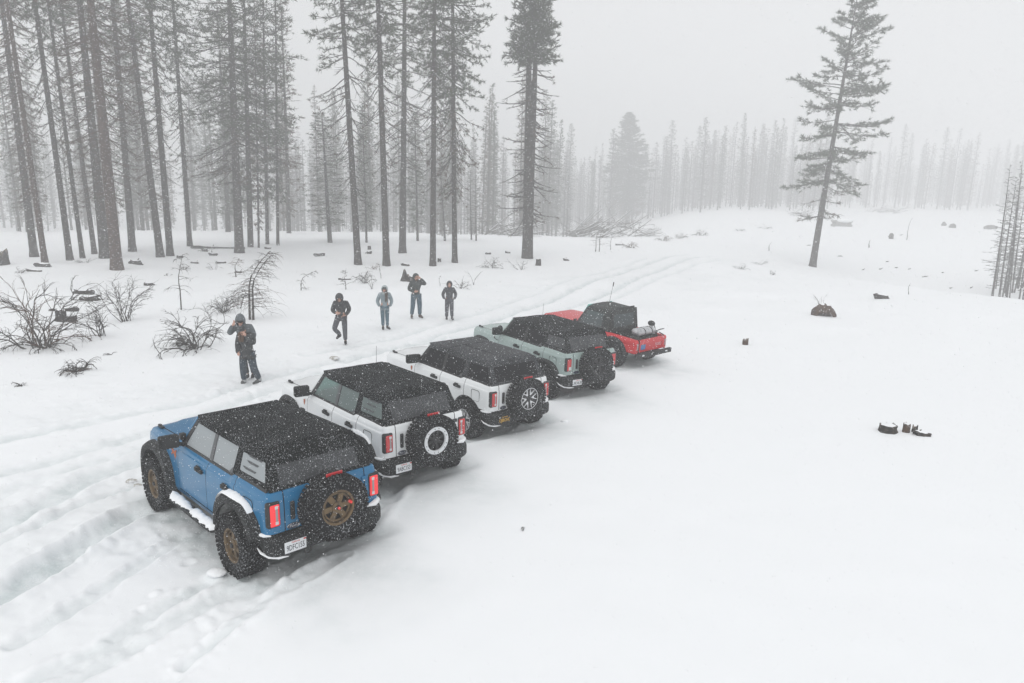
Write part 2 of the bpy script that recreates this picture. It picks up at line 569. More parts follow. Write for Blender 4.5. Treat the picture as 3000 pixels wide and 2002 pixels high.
def pine(name, seed, h, r, start, crown, width, gap=.55, per=4, needle=1.0, dead_needle=.06, droop=.5, up=.35, barkm=None, twig=0,
         tuftL=.26, tuftk=9, tuftw=.03, shape='pine', dead_len=.75, sub=.36, profile=None, subang=.9, curl=.25, dead_per=.75):
    """start: height of the first dead limbs; crown: height where living needles begin"""
    rr = random.Random(seed)
    f = Fast()
    tm, tp = trunk_mesh(name + '_trunk', h, r, rr, barkm or M_BARK)
    zt = [p[2] for p in tp]
    z = start
    while z < h - .15:
        t = (z - start) / (h - start)
        tt = max(0, (z - crown) / (h - crown))
        live = z > crown + rr.gauss(0, .8)
        n = max(2, int(round(rr.gauss(per, 1)))) if live else max(0 if dead_per < .5 else 1, int(round(rr.gauss(per * dead_per, .8))))
        for _ in range(n):
            az = rr.uniform(0, 2 * math.pi)
            if profile:
                W = profile(z)
            elif live:
                W = width * min(1, (1 - tt) ** .75 + .06) * min(1, .55 + 1.6 * tt)
            else:
                W = width * dead_len * (.45 + .55 * min(1, (z - start) / max(1, crown - start)))
            L = max(.25, W * rr.uniform(.55, 1.1))
            el = (-droop * rr.uniform(.3, 1.2)) if not live else (-.28 + (up + .28) * min(1, tt * 1.3) + rr.gauss(0, .12))
            zz = z + rr.uniform(-gap * .4, gap * .4)
            cx = np.interp(zz, zt, [p[0] for p in tp]); cyy = np.interp(zz, zt, [p[1] for p in tp])
            base = np.array([cx, cyy, zz]); d = np.array([math.cos(az) * math.cos(el), math.sin(az) * math.cos(el), math.sin(el)])
            P = [base]; q = base.copy(); dd = d.copy(); m = 6
            for k in range(m):
                dd = dd + np.array([rr.gauss(0, .10), rr.gauss(0, .10), rr.gauss(0, .06) + (curl * .35 if k > 2 else -.05)])
                dd /= np.linalg.norm(dd); q = q + dd * L / m; P.append(q)
            br = .016 + .010 * L
            f.stick(P, [br * (1 - .85 * k / m) for k in range(m + 1)], twig, 3)
            ns = max(2, int(L / sub))
            for k in range(ns):
                u = .22 + .78 * (k + rr.random() * .8) / ns
                if u > 1: continue
                ii = min(int(u * m), m - 1); b0 = P[ii] + (P[ii + 1] - P[ii]) * (u * m - ii)
                bd = P[ii + 1] - P[ii]; bd /= np.linalg.norm(bd)
                side = np.cross(bd, [0, 0, 1.0]); side /= np.linalg.norm(side) + 1e-9
                sd = bd * rr.uniform(.5, 1.0) + side * rr.choice([-1, 1]) * rr.uniform(.35, subang) + np.array([0, 0, rr.gauss(.05 if live else -.12, .25)])
                sd /= np.linalg.norm(sd)
                sl = L * rr.uniform(.16, .34) * (1.15 - .6 * u)
                e = b0 + sd * sl; mid = b0 + sd * sl * .55 + np.array([0, 0, -.04 if not live else .02])
                f.stick([b0, mid, e], [.014, .011, .006], twig, 3)
                nd = needle if live else dead_needle
                if rr.random() < nd:
                    mi = 2 if live or rr.random() < .3 else 3
                    f.tuft(e, sd, tuftL, tuftw, tuftk, mi, rr)
                    if live and rr.random() < .75: f.tuft(mid, sd, tuftL * .9, tuftw, max(3, int(tuftk * .6)), mi, rr)
            if rr.random() < (needle if live else dead_needle):
                f.tuft(P[-1], dd, tuftL, tuftw, tuftk, 2 if live else 3, rr)
        z += gap * rr.uniform(.6, 1.4)
    cm = f.mesh(name + '_crown', [M_TWIG, M_TWIG_RED, M_NEEDLE, M_NEEDLE_DEAD])
    return tm, cm

def thin_snag(name, seed, h, r, start, width, per=3, gap=.45, needle=.0, red=0, tk=6, lean=(0, 0), tw=1.0):
    """a slim dead or far conifer: a pole with fine short twigs"""
    rr = random.Random(seed); f = Fast()
    tm, tp = trunk_mesh(name + '_trunk', h, r, rr, M_BARK, 7, lean, 1.15, .08)
    zt = [p[2] for p in tp]
    z = start
    while z < h:
        t = (z - start) / (h - start)
        for _ in range(per):
            az = rr.uniform(0, 6.28); L = width * ((1 - t) ** .5 * .9 + .08) * rr.uniform(.4, 1.1) * min(1, .5 + 2.5 * t)
            el = rr.uniform(-.45, .1) + .55 * t
            b0 = np.array([np.interp(z, zt, [p[0] for p in tp]), np.interp(z, zt, [p[1] for p in tp]), z])
            d = np.array([math.cos(az) * math.cos(el), math.sin(az) * math.cos(el), math.sin(el)])
            e = b0 + d * L; mid = b0 + d * L * .5 + np.array([0, 0, -.05 * L])
            f.stick([b0, mid, e], [.026 * tw, .02 * tw, .010 * tw], red, 3)
            for k in range(2 + int(L * 2.4)):
                u = rr.uniform(.3, 1); p0 = b0 + d * L * u
                sd = d + np.array([rr.gauss(0, .7), rr.gauss(0, .7), rr.gauss(-.1, .4)]); sd /= np.linalg.norm(sd)
                sl = .22 * L * rr.uniform(.5, 1.2) + .05
                f.stick([p0, p0 + sd * sl], [.018 * tw, .009 * tw], red, 3)
                if rr.random() < needle: f.tuft(p0 + sd * sl * .8, sd, .42, .09, tk, 2 if not red else 3, rr)
        z += gap * rr.uniform(.6, 1.4)
    return tm, f.mesh(name + '_crown', [M_TWIG, M_TWIG_RED, M_NEEDLE, M_NEEDLE_DEAD])

KIND = {}
KIND['tall'] = pine('tall', 1, 30, .40, 5.0, 13.0, 4.3, gap=.50, per=4, needle=.9, droop=.55, dead_needle=.08, dead_len=.85, sub=.26, tuftk=11, tuftL=.34, tuftw=.042)
KIND['tall2'] = pine('tall2', 2, 31, .40, 5.6, 14.5, 3.8, gap=.50, per=4, needle=.85, droop=.7, dead_needle=.10, dead_len=.85, sub=.26, tuftk=11, tuftL=.34, tuftw=.042)
KIND['right_droop'] = pine('right_droop', 3, 30, .36, 5.5, 11.5, 4.6, gap=.44, per=5, needle=.95, droop=.75, dead_needle=.4, dead_len=.9, sub=.24, tuftk=11, tuftL=.32, tuftw=.045)
KIND['burnt'] = pine('burnt', 4, 29, .42, 4.5, 21, 4.0, gap=.44, per=5, needle=.3, droop=.4, dead_needle=.05, dead_len=.95, barkm=M_BARK_RED, twig=1, sub=.19, tuftL=.32, tuftw=.035)
KIND['burnt2'] = pine('burnt2', 5, 28, .40, 3.6, 15, 3.1, gap=.42, per=5, needle=.38, droop=.35, dead_needle=.08, dead_len=.9, twig=1, sub=.19, tuftL=.32, tuftw=.035)
KIND['full'] = pine('full', 6, 29, .44, 5.4, 8.6, 5.6, gap=.55, per=5, needle=.8, droop=.45, dead_needle=.3, dead_len=.9, sub=.26, tuftk=10, tuftL=.36, tuftw=.042)
KIND['lean'] = pine('lean', 8, 22.6, .34, 4.6, 8.0, 3.7, gap=.86, per=6, needle=.95, droop=.12, dead_needle=.25, dead_len=.62, up=.5, tuftk=15, tuftL=.34, tuftw=.045, subang=1.1, dead_per=.28,
                    sub=.17, curl=.35, profile=lambda z: 4.0 * min(1, .62 + .09 * max(0, z - 7)) * max(.14, min(1, ((24.2 - z) / 10.0) ** .7)) if z > 8.6 else 3.3)
KIND['fir'] = pine('fir', 9, 25, .34, 2.5, 6, 4.0, gap=.36, per=8, needle=1.0, droop=.3, dead_needle=.8, up=.5, tuftk=8, tuftL=.5, tuftw=.10, sub=.34)
KIND['slim'] = thin_snag('slim', 10, 25, .24, 2.0, 1.9, per=6, gap=.30, needle=.25, tw=.7)
KIND['slim2'] = thin_snag('slim2', 11, 27, .27, 3.0, 2.3, per=6, gap=.30, needle=.4, tw=.7)
KIND['slim3'] = thin_snag('slim3', 12, 22, .20, 1.5, 1.7, per=6, gap=.30, needle=.12, red=1, tw=.7)
KIND['slim4'] = thin_snag('slim4', 13, 29, .30, 4.0, 2.8, per=6, gap=.32, needle=.32, tw=.7)
KIND['sapling'] = thin_snag('sapling', 14, 8.5, .09, .8, 1.2, per=3, gap=.22, needle=.0, tw=.6)
KIND['sapling2'] = thin_snag('sapling2', 15, 10, .11, 1.0, 1.0, per=2, gap=.25, needle=.0, lean=(.3, .1), tw=.6)
KIND_H = {'tall': 30, 'tall2': 31, 'right_droop': 30, 'burnt': 29, 'burnt2': 28, 'full': 29, 'lean': 22.6, 'fir': 25, 'slim': 25, 'slim2': 27, 'slim3': 22, 'slim4': 29, 'sapling': 8.5, 'sapling2': 10}
KIND_R = {'tall': .40, 'tall2': .40, 'right_droop': .36, 'burnt': .42, 'burnt2': .40, 'full': .44, 'lean': .34, 'fir': .34, 'slim': .24, 'slim2': .27, 'slim3': .20, 'slim4': .30, 'sapling': .09, 'sapling2': .11}

def place_tree(kind, p, s=1.0, sz=None, spin=0.0, lean=(0, 0), label=None, group=None, name='pine_tree', cat='tree', girth=1.0):
    o = empty(name, p)
    o.scale = (s, s, sz or s)
    L = Matrix.Rotation(math.atan(lean[0]), 3, 'Y') @ Matrix.Rotation(-math.atan(lean[1]), 3, 'X') @ Matrix.Rotation(spin, 3, 'Z')
    o.rotation_euler = L.to_euler()
    tag(o, label, cat, group)
    tm, cm = KIND[kind]
    t = link_mesh('trunk', tm, o)
    t.scale = (girth, girth, 1)
    link_mesh('crown', cm, o)
    return o

def tree_px(bx, by, topx, wpx, kind, label, depth=None, hz=None, spin=None, **kw):
    """base pixel, pixel column where the trunk leaves the frame (or (x, y) of its tip), trunk width in pixels near the foot"""
    p = on_ground(bx, by) if depth is None else at_depth(bx, depth)
    dist = (p - Vector((0, 0, CAM_H))).dot(_f)
    rad = wpx / 2 / FPX * dist
    s = rad / KIND_R[kind]
    tx, ty = topx if isinstance(topx, tuple) else (topx, 0)
    d = ray(tx, ty)
    k = p.y / d.y
    q = Vector((d.x * k, p.y, CAM_H + d.z * k))
    ln = (q.x - p.x) / max(q.z - p.z, .1)
    sz = hz / KIND_H[kind] if hz else ((q.z - p.z) / KIND_H[kind] if isinstance(topx, tuple) else 1.0)
    return place_tree(kind, p, s, sz, random.Random(bx).uniform(0, 6.28) if spin is None else spin, (ln, 0), label, kw.get('group'), kw.get('name', 'pine_tree'), girth=kw.get('girth', .78))

MAIN = [
 (99, 753, 5, 28, 'burnt2', 'dark scorched pine at the far left with a thick twiggy crown'),
 (131, 769, 22, 22, 'burnt', 'dark pine at far left, just right of its thicker scorched twin'),
 (204, 763, 102, 23, 'tall2', 'dark straight pine with curved bare limbs, third from the left edge'),
 (243, 757, 140, 17, 'burnt2', 'slim dark pine beside the third trunk from the left edge'),
 (276, 744, 178, 18, 'burnt2', 'slim scorched pine just left of the reddish foremost trunk'),
 (309, 757, 235, 36, 'burnt2', 'thick grey pine hidden half behind the reddish foremost trunk'),
 (341, 791, 264, 42, 'burnt', 'reddish scorched pine standing foremost at the left with a flared foot'),
 (387, 737, 330, 26, 'tall2', 'grey pine first to the right of the reddish foremost trunk'),
 (469, 754, 376, 27, 'burnt2', 'pine with dense brown twigs, left of a close pair of trunks'),
 (499, 750, 440, 25, 'tall2', 'pine on the right of the close pair of left trunks'),
 (557, 722, 507, 19, 'tall2', 'slender straight pine midway between the trunk pair and the big full pine'),
 (703, 741, 671, 33, 'full', 'big living pine with a thick trunk and full wide boughs'),
 (733, 724, 716, 22, 'slim4', 'grey pine close behind the big full pine on its right'),
 (758, 727, 745, 8, 'slim3', 'thinnest pole of a pine right of the big full pine'),
 (783, 716, 772, 14, 'slim4', 'hazy slim pine second right of the big full pine'),
 (815, 719, 806, 12, 'slim4', 'hazy slim pine at the right edge of the left forest'),
 (1048, 775, 1003, 27, 'tall', 'tall leaning pine with a long bare trunk, leftmost of the five behind the people'),
 (1132, 779, 1106, 27, 'tall2', 'tall dark pine with a flared foot, second of the five behind the people'),
 (1179, 742, 1184, 27, 'tall', 'paler pine standing farther back, third of the five behind the people'),
 (1269, 779, 1271, 24, 'tall2', 'very straight bare pine, fourth of the five behind the people'),
 (1334, 770, 1325, 21, 'right_droop', 'pine with drooping cone hung limbs, last of the five behind the people'),
 (2382, 782, (2512, -22), 25, 'lean', 'lone leaning pine with layered boughs at the right of the clearing'),
 (1838, 655, (1846, 330), 15, 'fir', 'hazy dense conical fir behind the brush pile'),
 (968, 711, (941, 330), 18, 'slim4', 'hazy pine with a tall pointed top left of the five tall trunks'),
 (1073, 711, (1062, 312), 9, 'slim2', 'hazy slim pine seen between the first two of five tall trunks'),
 (1224, 706, (1215, 330), 10, 'slim2', 'hazy pine seen between the third and fourth of five tall trunks'),
 (1304, 706, (1288, 480), 9, 'slim3', 'small hazy pole pine left of the last of five tall trunks'),
 (1380, 703, (1378, 500), 6, 'sapling', 'small hazy bare tree, left of a pair right of the five tall trunks'),
 (1396, 706, (1394, 515), 6, 'sapling', 'small hazy bare tree, right of a pair right of the five tall trunks'),
]
for row in MAIN:
    tree_px(*row)

def twin_cedar():
    """two stems from one foot with a dense crown high up"""
    p = on_ground(1543, 757)
    rr = random.Random(21); f = Fast(); b = MB()
    dist = (p - Vector((0, 0, CAM_H))).dot(_f)
    m = dist / FPX                                        # metres per photo pixel there
    ztop = 765 * m; zc = 535 * m                          # tip and underside of the dense crown
    b.tube([(0, 0, -.3), (0, 0, .25), (-.02, 0, 1.5), (-.08, 0, 7), (-.13, 0, 11), (-.23, .1, 14.5), (-.26, .1, ztop - .7)], [.50, .43, .38, .34, .30, .19, .03], 12)
    b.tube([(.12, -.05, -.3), (.12, -.05, .25), (.14, -.03, 1.5), (.14, 0, 7), (.18, 0, 11), (.24, -.1, 14.5), (.26, -.1, ztop)], [.46, .40, .34, .30, .25, .18, .03], 12)
    def bough(zz, az, L, el, live, k=6):
        c = np.array([rr.choice([-.3, .3]), 0, zz]); d = np.array([math.cos(az) * math.cos(el), math.sin(az) * math.cos(el), math.sin(el)])
        P = [c]; q = c; dd = d
        for i in range(5):
            dd = dd + np.array([rr.gauss(0, .1), rr.gauss(0, .1), .07 if not live else .05]); dd /= np.linalg.norm(dd); q = q + dd * L / 5; P.append(q)
        f.stick(P, [(.035 if live else .055) * (1 - .16 * i) for i in range(6)], 0, 4)
        for i in range(int(L / (.16 if live else .3))):
            u = rr.uniform(.15, 1); ii = min(int(u * 5), 4); b0 = P[ii]
            sd = dd + np.array([rr.gauss(0, .7), rr.gauss(0, .7), rr.gauss(0, .35)]); sd /= np.linalg.norm(sd); sl = rr.uniform(.2, .55)
            f.stick([b0, b0 + sd * sl], [.02, .010], 0, 3)
            if live: f.tuft(b0 + sd * sl * .8, sd, .34, .06, k, 2, rr)
            elif rr.random() < .12: f.tuft(b0 + sd * sl, sd, .26, .05, 9, 3, rr)
    z = 3.2
    while z < zc:
        for _ in range(4):
            bough(z, rr.uniform(0, 6.28), rr.uniform(1.2, 2.5), rr.uniform(-.75, -.1), False)
        z += .42
    while z < ztop - .2:
        t = (z - zc) / (ztop - zc)
        w = 2.05 * (1 - t) ** .62 * (.85 + .4 * min(1, t * 4)) + .12
        for _ in range(13):
            bough(z, rr.uniform(0, 6.28), w * rr.uniform(.7, 1.08), rr.uniform(-.35, .3) + .3 * t, True, 9)
        z += .30
    o = empty('cedar_tree', p)
    tag(o, 'twin stemmed cedar with bare lower limbs and a dense high crown', 'tree')
    link_mesh('trunk', b.mesh('cedar_trunk', [M_BARK], 60), o)
    link_mesh('crown', f.mesh('cedar_crown', [M_TWIG, M_TWIG_RED, M_NEEDLE, M_NEEDLE_DEAD]), o)
twin_cedar()

# the forest behind, tree by tree
def forest(n, xr, dr, kinds, hr, seed, label, group, edge=None, avoid=()):
    rr = random.Random(seed); k = 0; tries = 0
    while k < n and tries < n * 20:
        tries += 1
        px = rr.uniform(*xr)
        d0 = dr[0] if not edge else edge(px)
        d = d0 + (dr[1] - dr[0]) * rr.random() ** 1.5
        if any(abs(px - a) < w for a, w in avoid) : continue
        p = at_depth(px, d)
        kd = rr.choice(kinds)
        h = rr.uniform(*hr)
        place_tree(kd, p, rr.uniform(.8, 1.15) * h / KIND_H[kd], h / KIND_H[kd], rr.uniform(0, 6.28), (rr.gauss(0, .012), rr.gauss(0, .012)), label, group)
        k += 1
forest(26, (-220, 850), (82, 130), ['slim3', 'slim4', 'slim2', 'slim'], (19, 28), 31, 'grey misty pine in the thick of the left forest', 'misty pines of the left forest')
forest(50, (-250, 880), (125, 220), ['slim2', 'slim4', 'slim', 'slim3'], (18, 28), 32, 'pale misty pine deep in the left forest', 'faint pines deep in the left forest')
forest(60, (830, 1660), (110, 240), ['slim', 'slim2', 'slim4', 'slim3'], (17, 27), 33, 'pale misty pine in the tree line behind the five tall trunks', 'misty pines behind the tall trunks')
forest(72, (1560, 2450), (205, 350), ['slim', 'slim2', 'slim3', 'slim4'], (15, 31), 34, 'faint pine in the fog bound tree line beyond the track', 'foggy pines beyond the track')
forest(50, (2380, 3150), (260, 390), ['slim', 'slim2', 'slim3', 'slim4'], (16, 31), 35, 'faint pine in the fog bound tree line at the far right', 'foggy pines at the far right')
# slim bare trees on the brow at the right edge
SN = [(2906, 892, (2962, 480), 8), (2928, 896, (2978, 520), 7), (2948, 905, (3010, 470), 9), (2964, 900, (3006, 560), 6), (2980, 912, (3050, 500), 8), (2995, 915, (3060, 450), 7), (3010, 925, (3080, 480), 8), (2938, 888, (2985, 600), 5), (2972, 890, (3030, 600), 5), (2918, 880, (2956, 560), 4), (2956, 897, (2990, 540), 4), (2987, 898, (3040, 520), 5), (3003, 908, (3062, 560), 5), (2942, 893, (2996, 500), 5), (2996, 932, (3066, 600), 6)]
for i, (bx, by, tp, w) in enumerate(SN):
    tree_px(bx, by, tp, w * 1.1, 'sapling' if i % 2 else 'sapling2', ['first', 'second', 'third', 'fourth', 'fifth', 'sixth', 'seventh', 'eighth', 'ninth', 'tenth', 'eleventh', 'twelfth', 'thirteenth', 'fourteenth', 'fifteenth'][sorted(r[0] for r in SN).index(bx)] + ' slim bare tree, counted from the left, of the clump at the right edge', depth=63 + 2.0 * (i % 5), group='bare trees at the right edge', name='bare_tree')

def distant_woods():
    """the farthest rows of the forest, which read as one grey mass"""
    rr = random.Random(77); f = Fast()
    protos = []
    for i, (h, w) in enumerate([(24, 2.8), (27, 3.2), (21, 2.5)]):
        g = Fast(); r2 = random.Random(90 + i)
        g.stick([np.array([0, 0, -.4]), np.array([0, 0, h * .5]), np.array([0, 0, h])], [.26, .18, .03], 0, 5)
        z = 1.5
        while z < h:
            t = z / h
            for _ in range(3):
                az = r2.uniform(0, 6.28); L = w * ((1 - t) ** .5 * .75 + .05) * r2.uniform(.5, 1.1); el = r2.uniform(-.4, .1) + .5 * t
                d = np.array([math.cos(az) * math.cos(el), math.sin(az) * math.cos(el), math.sin(el)]); b0 = np.array([0, 0, z])
                g.tuft(b0 + d * L * .3, d, L * .9, .06, 2, 0, r2, .15)
                g.tuft(b0 + d * L * .6, d, 1.0, .13, 4, 0, r2)
            z += .75
        protos.append((np.array(g.V), g.F))
    V = []; F = []; nv = 0
    for n, xr, dr in [(80, (-300, 900), (150, 280)), (230, (830, 1680), (150, 300)), (430, (1540, 2450), (230, 400)), (200, (2350, 3200), (265, 420))]:
        for _ in range(n):
            p = at_depth(rr.uniform(*xr), rr.uniform(*dr)); vs, fs = protos[rr.randrange(3)]
            a = rr.uniform(0, 6.28); s = rr.uniform(.5, 1.1); c, q = math.cos(a) * s, math.sin(a) * s
            V.append(np.column_stack([vs[:, 0] * c - vs[:, 1] * q + p.x, vs[:, 0] * q + vs[:, 1] * c + p.y, vs[:, 2] * s + p.z]))
            F += [tuple(k + nv for k in fc) for fc in fs]; nv += len(vs)
    me = bpy.data.meshes.new('distant_woods')
    me.from_pydata(np.vstack(V).tolist(), [], F)
    me.materials.append(M_TWIG)
    tag(link_mesh('distant_woods', me), 'farthest rows of bare forest dissolving into falling snow', kind='stuff')
distant_woods()
# ------------------------------------------------------------------ vehicles
def paint(name, c, rough=.38, coat=.35, dust=(.55, .6, .64)):
    """car paint with a thin uneven film of dried slush and snow dust"""
    m = mat(name, c, rough, spec=.35, coat=coat)
    t = m.node_tree; b = t.nodes['Principled BSDF']
    tc = t.nodes.new('ShaderNodeTexCoord')
    n = t.nodes.new('ShaderNodeTexNoise'); n.inputs['Scale'].default_value = 3.5; n.inputs['Detail'].default_value = 9; n.inputs['Roughness'].default_value = .7
    r = t.nodes.new('ShaderNodeMapRange'); r.inputs['From Min'].default_value = .42; r.inputs['From Max'].default_value = .75; r.inputs['To Max'].default_value = .22
    n2 = t.nodes.new('ShaderNodeTexNoise'); n2.inputs['Scale'].default_value = 55; n2.inputs['Detail'].default_value = 2
    r2 = t.nodes.new('ShaderNodeMapRange'); r2.inputs['From Min'].default_value = .66; r2.inputs['From Max'].default_value = .76; r2.inputs['To Max'].default_value = .6
    ad = t.nodes.new('ShaderNodeMath'); ad.operation = 'ADD'; ad.use_clamp = True
    mx = t.nodes.new('ShaderNodeMix'); mx.data_type = 'RGBA'
    mx.inputs[6].default_value = (*c, 1); mx.inputs[7].default_value = (*dust, 1)
    t.links.new(tc.outputs['Object'], n.inputs['Vector']); t.links.new(n.outputs['Fac'], r.inputs['Value'])
    t.links.new(tc.outputs['Object'], n2.inputs['Vector']); t.links.new(n2.outputs['Fac'], r2.inputs['Value'])
    t.links.new(r.outputs[0], ad.inputs[0]); t.links.new(r2.outputs[0], ad.inputs[1])
    t.links.new(ad.outputs[0], mx.inputs['Factor']); t.links.new(mx.outputs[2], b.inputs['Base Color'])
    ro = t.nodes.new('ShaderNodeMapRange'); ro.inputs['To Min'].default_value = rough; ro.inputs['To Max'].default_value = .8
    t.links.new(ad.outputs[0], ro.inputs['Value']); t.links.new(ro.outputs[0], b.inputs['Roughness'])
    return m

def speckled(name, c, rough, amount=.5, scale=60, weave=True, spec=.3):
    """dark fabric, rubber or plastic with snow grains lying on it"""
    m = mat(name, c, rough, spec=spec)
    t = m.node_tree; b = t.nodes['Principled BSDF']
    tc = t.nodes.new('ShaderNodeTexCoord')
    n = t.nodes.new('ShaderNodeTexNoise'); n.inputs['Scale'].default_value = scale; n.inputs['Detail'].default_value = 3
    big = t.nodes.new('ShaderNodeTexNoise'); big.inputs['Scale'].default_value = 2.2; big.inputs['Detail'].default_value = 5
    mb = t.nodes.new('ShaderNodeMapRange'); mb.inputs['From Min'].default_value = .3; mb.inputs['From Max'].default_value = .7; mb.inputs['To Min'].default_value = .03; mb.inputs['To Max'].default_value = -.03
    ad = t.nodes.new('ShaderNodeMath'); ad.operation = 'SUBTRACT'
    r = t.nodes.new('ShaderNodeMapRange'); r.inputs['From Min'].default_value = .555; r.inputs['From Max'].default_value = .73; r.inputs['To Max'].default_value = amount
    mx = t.nodes.new('ShaderNodeMix'); mx.data_type = 'RGBA'
    mx.inputs[6].default_value = (*c, 1); mx.inputs[7].default_value = (.72, .75, .78, 1)
    t.links.new(tc.outputs['Object'], n.inputs['Vector']); t.links.new(tc.outputs['Object'], big.inputs['Vector'])
    t.links.new(big.outputs['Fac'], mb.inputs['Value']); t.links.new(n.outputs['Fac'], ad.inputs[0]); t.links.new(mb.outputs[0], ad.inputs[1])
    t.links.new(ad.outputs[0], r.inputs['Value']); t.links.new(r.outputs[0], mx.inputs['Factor']); t.links.new(mx.outputs[2], b.inputs['Base Color'])
    if weave:
        bp = t.nodes.new('ShaderNodeBump'); bp.inputs['Strength'].default_value = .35; bp.inputs['Distance'].default_value = .02
        b2 = t.nodes.new('ShaderNodeTexNoise'); b2.inputs['Scale'].default_value = 7; b2.inputs['Detail'].default_value = 4
        t.links.new(tc.outputs['Object'], b2.inputs['Vector']); t.links.new(b2.outputs['Fac'], bp.inputs['Height']); t.links.new(bp.outputs[0], b.inputs['Normal'])
    return m

def glass(name, tint, film, film_amt=.2, ior=1.9, see=.6):
    m = bpy.data.materials.new(name); m.use_nodes = True
    t = m.node_tree; t.nodes.clear()
    out = t.nodes.new('ShaderNodeOutputMaterial')
    tr = t.nodes.new('ShaderNodeBsdfTransparent'); tr.inputs['Color'].default_value = (*tint, 1)
    df = t.nodes.new('ShaderNodeBsdfDiffuse'); df.inputs['Color'].default_value = (*film, 1)
    gl = t.nodes.new('ShaderNodeBsdfGlossy'); gl.inputs['Roughness'].default_value = .03
    fr = t.nodes.new('ShaderNodeFresnel'); fr.inputs['IOR'].default_value = ior
    m1 = t.nodes.new('ShaderNodeMixShader'); m1.inputs[0].default_value = film_amt
    m2 = t.nodes.new('ShaderNodeMixShader')
    t.links.new(tr.outputs[0], m1.inputs[1]); t.links.new(df.outputs[0], m1.inputs[2])
    ge = t.nodes.new('ShaderNodeNewGeometry'); inv = t.nodes.new('ShaderNodeMath'); inv.operation = 'SUBTRACT'; inv.inputs[0].default_value = 1
    mu = t.nodes.new('ShaderNodeMath'); mu.operation = 'MULTIPLY'
    t.links.new(ge.outputs['Backfacing'], inv.inputs[1]); t.links.new(inv.outputs[0], mu.inputs[0]); t.links.new(fr.outputs[0], mu.inputs[1])
    t.links.new(mu.outputs[0], m2.inputs[0]); t.links.new(m1.outputs[0], m2.inputs[1]); t.links.new(gl.outputs[0], m2.inputs[2])
    t.links.new(m2.outputs[0], out.inputs['Surface'])
    return m

M_BLUE = paint('blue_paint', (.0, .135, .30), rough=.3, coat=.45, dust=(.10, .30, .48))
M_WHITE = paint('white_paint', (.82, .84, .85), coat=.6, dust=(.72, .75, .78))
M_SAGE = paint('sage_paint', (.33, .42, .40), coat=.6)
M_RED = paint('red_paint', (.58, .010, .018), coat=.2, dust=(.60, .20, .22))
M_FABRIC = speckled('soft_top_fabric', (.007, .008, .0085), .95, .5, spec=.08)
M_HARD = speckled('hardtop_plastic', (.022, .024, .028), .6, .5, spec=.2)
M_VINYL = speckled('vinyl_window', (.030, .033, .037), .35, .35, spec=.45)
M_PLAST = speckled('black_plastic', (.011, .012, .0125), .7, .4, spec=.2)
M_TRIM = mat('black_trim', (.012, .012, .013), .5)
M_GREYTRIM = mat('grey_trim', (.10, .105, .11), .6)
M_TYRE = speckled('rubber', (.010, .010, .011), .9, .45, 45, spec=.12)
M_DARK = mat('dark_steel', (.012, .012, .013), .8, spec=.2)  # one even dark colour for underbody, housings and seams
M_SEAT = mat('seat_cloth', (.03, .03, .032), .9)
M_BRONZE = mat('bronze_rim', (.17, .115, .058), .45, metal=.6, noise=(18, (.10, .075, .05), .45, .65))
M_SILVER = mat('machined_rim', (.72, .73, .75), .35, metal=.3)
M_BLKRIM = mat('black_rim', (.014, .014, .016), .4)
M_WHITERIM = mat('white_rim', (.66, .68, .70), .5)
M_REDCAP = mat('red_cap', (.6, .03, .03), .4, emit=((1, .06, .05), .25))  # glow added to the red; the caps are no lamps
M_LENS = mat('red_lens', (.55, .015, .02), .2, spec=.6, coat=.6)
M_LENS_LIT = mat('lit_red_lens', (.7, .03, .035), .25, emit=((1, .05, .06), .38))
M_LENS_WHITE = mat('reverse_lens', (.62, .62, .63), .25, spec=.6)
M_LENS_GREY = mat('grey_lens', (.30, .30, .305), .3, spec=.6)
M_MIRROR = mat('mirror_dark', (.03, .032, .034), .2, spec=.3)
M_PLATE = mat('plate_white', (.74, .76, .78), .5)
M_PLATEK = mat('plate_black', (.012, .012, .012), .5)
M_YELLOW = mat('plate_yellow', (.75, .42, .02), .5)
M_INK = mat('plate_ink', (.012, .014, .03), .5)
M_INKRED = mat('plate_red_ink', (.55, .05, .04), .5)
M_ORANGE = mat('badge_orange', (.42, .10, .03), .5)
M_CHROME = mat('chrome', (.6, .61, .63), .25, metal=.9)
M_OVAL = mat('badge_dark_blue', (.012, .02, .05), .35)
G_MIST_SHEEN = glass('misted_sheen_glass', (.45, .50, .52), (.60, .64, .66), .55)  # thin mist; the pale film also paints in the reflected snow
G_CLEAR = glass('clear_glass', (.50, .60, .58), (.52, .60, .59), .30)  # pale film colour stands in for reflected snow
G_TINT = glass('tinted_glass', (.05, .055, .06), (.05, .05, .055), .5, 1.6)
G_WIND = glass('windscreen_glass', (.50, .80, .74), (.45, .6, .58), .10, 1.4)

M_DIRTY_SNOW = mat('grey_packed_snow', (.50, .51, .51), .9, noise=(14, (.30, .31, .31), .45, .65), bump=(25, .6, .03))
def text_mesh(txt, name, size, sx=1.0, depth=.002, shear=0.0):
    c = bpy.data.curves.new(name, 'FONT')
    c.body = txt; c.size = size; c.extrude = depth; c.align_x = 'CENTER'; c.align_y = 'CENTER'; c.shear = shear; c.resolution_u = 2
    o = bpy.data.objects.new(name, c)
    me = bpy.data.meshes.new_from_object(o)
    bpy.data.objects.remove(o)
    for v in me.vertices: v.co.x *= sx
    return me

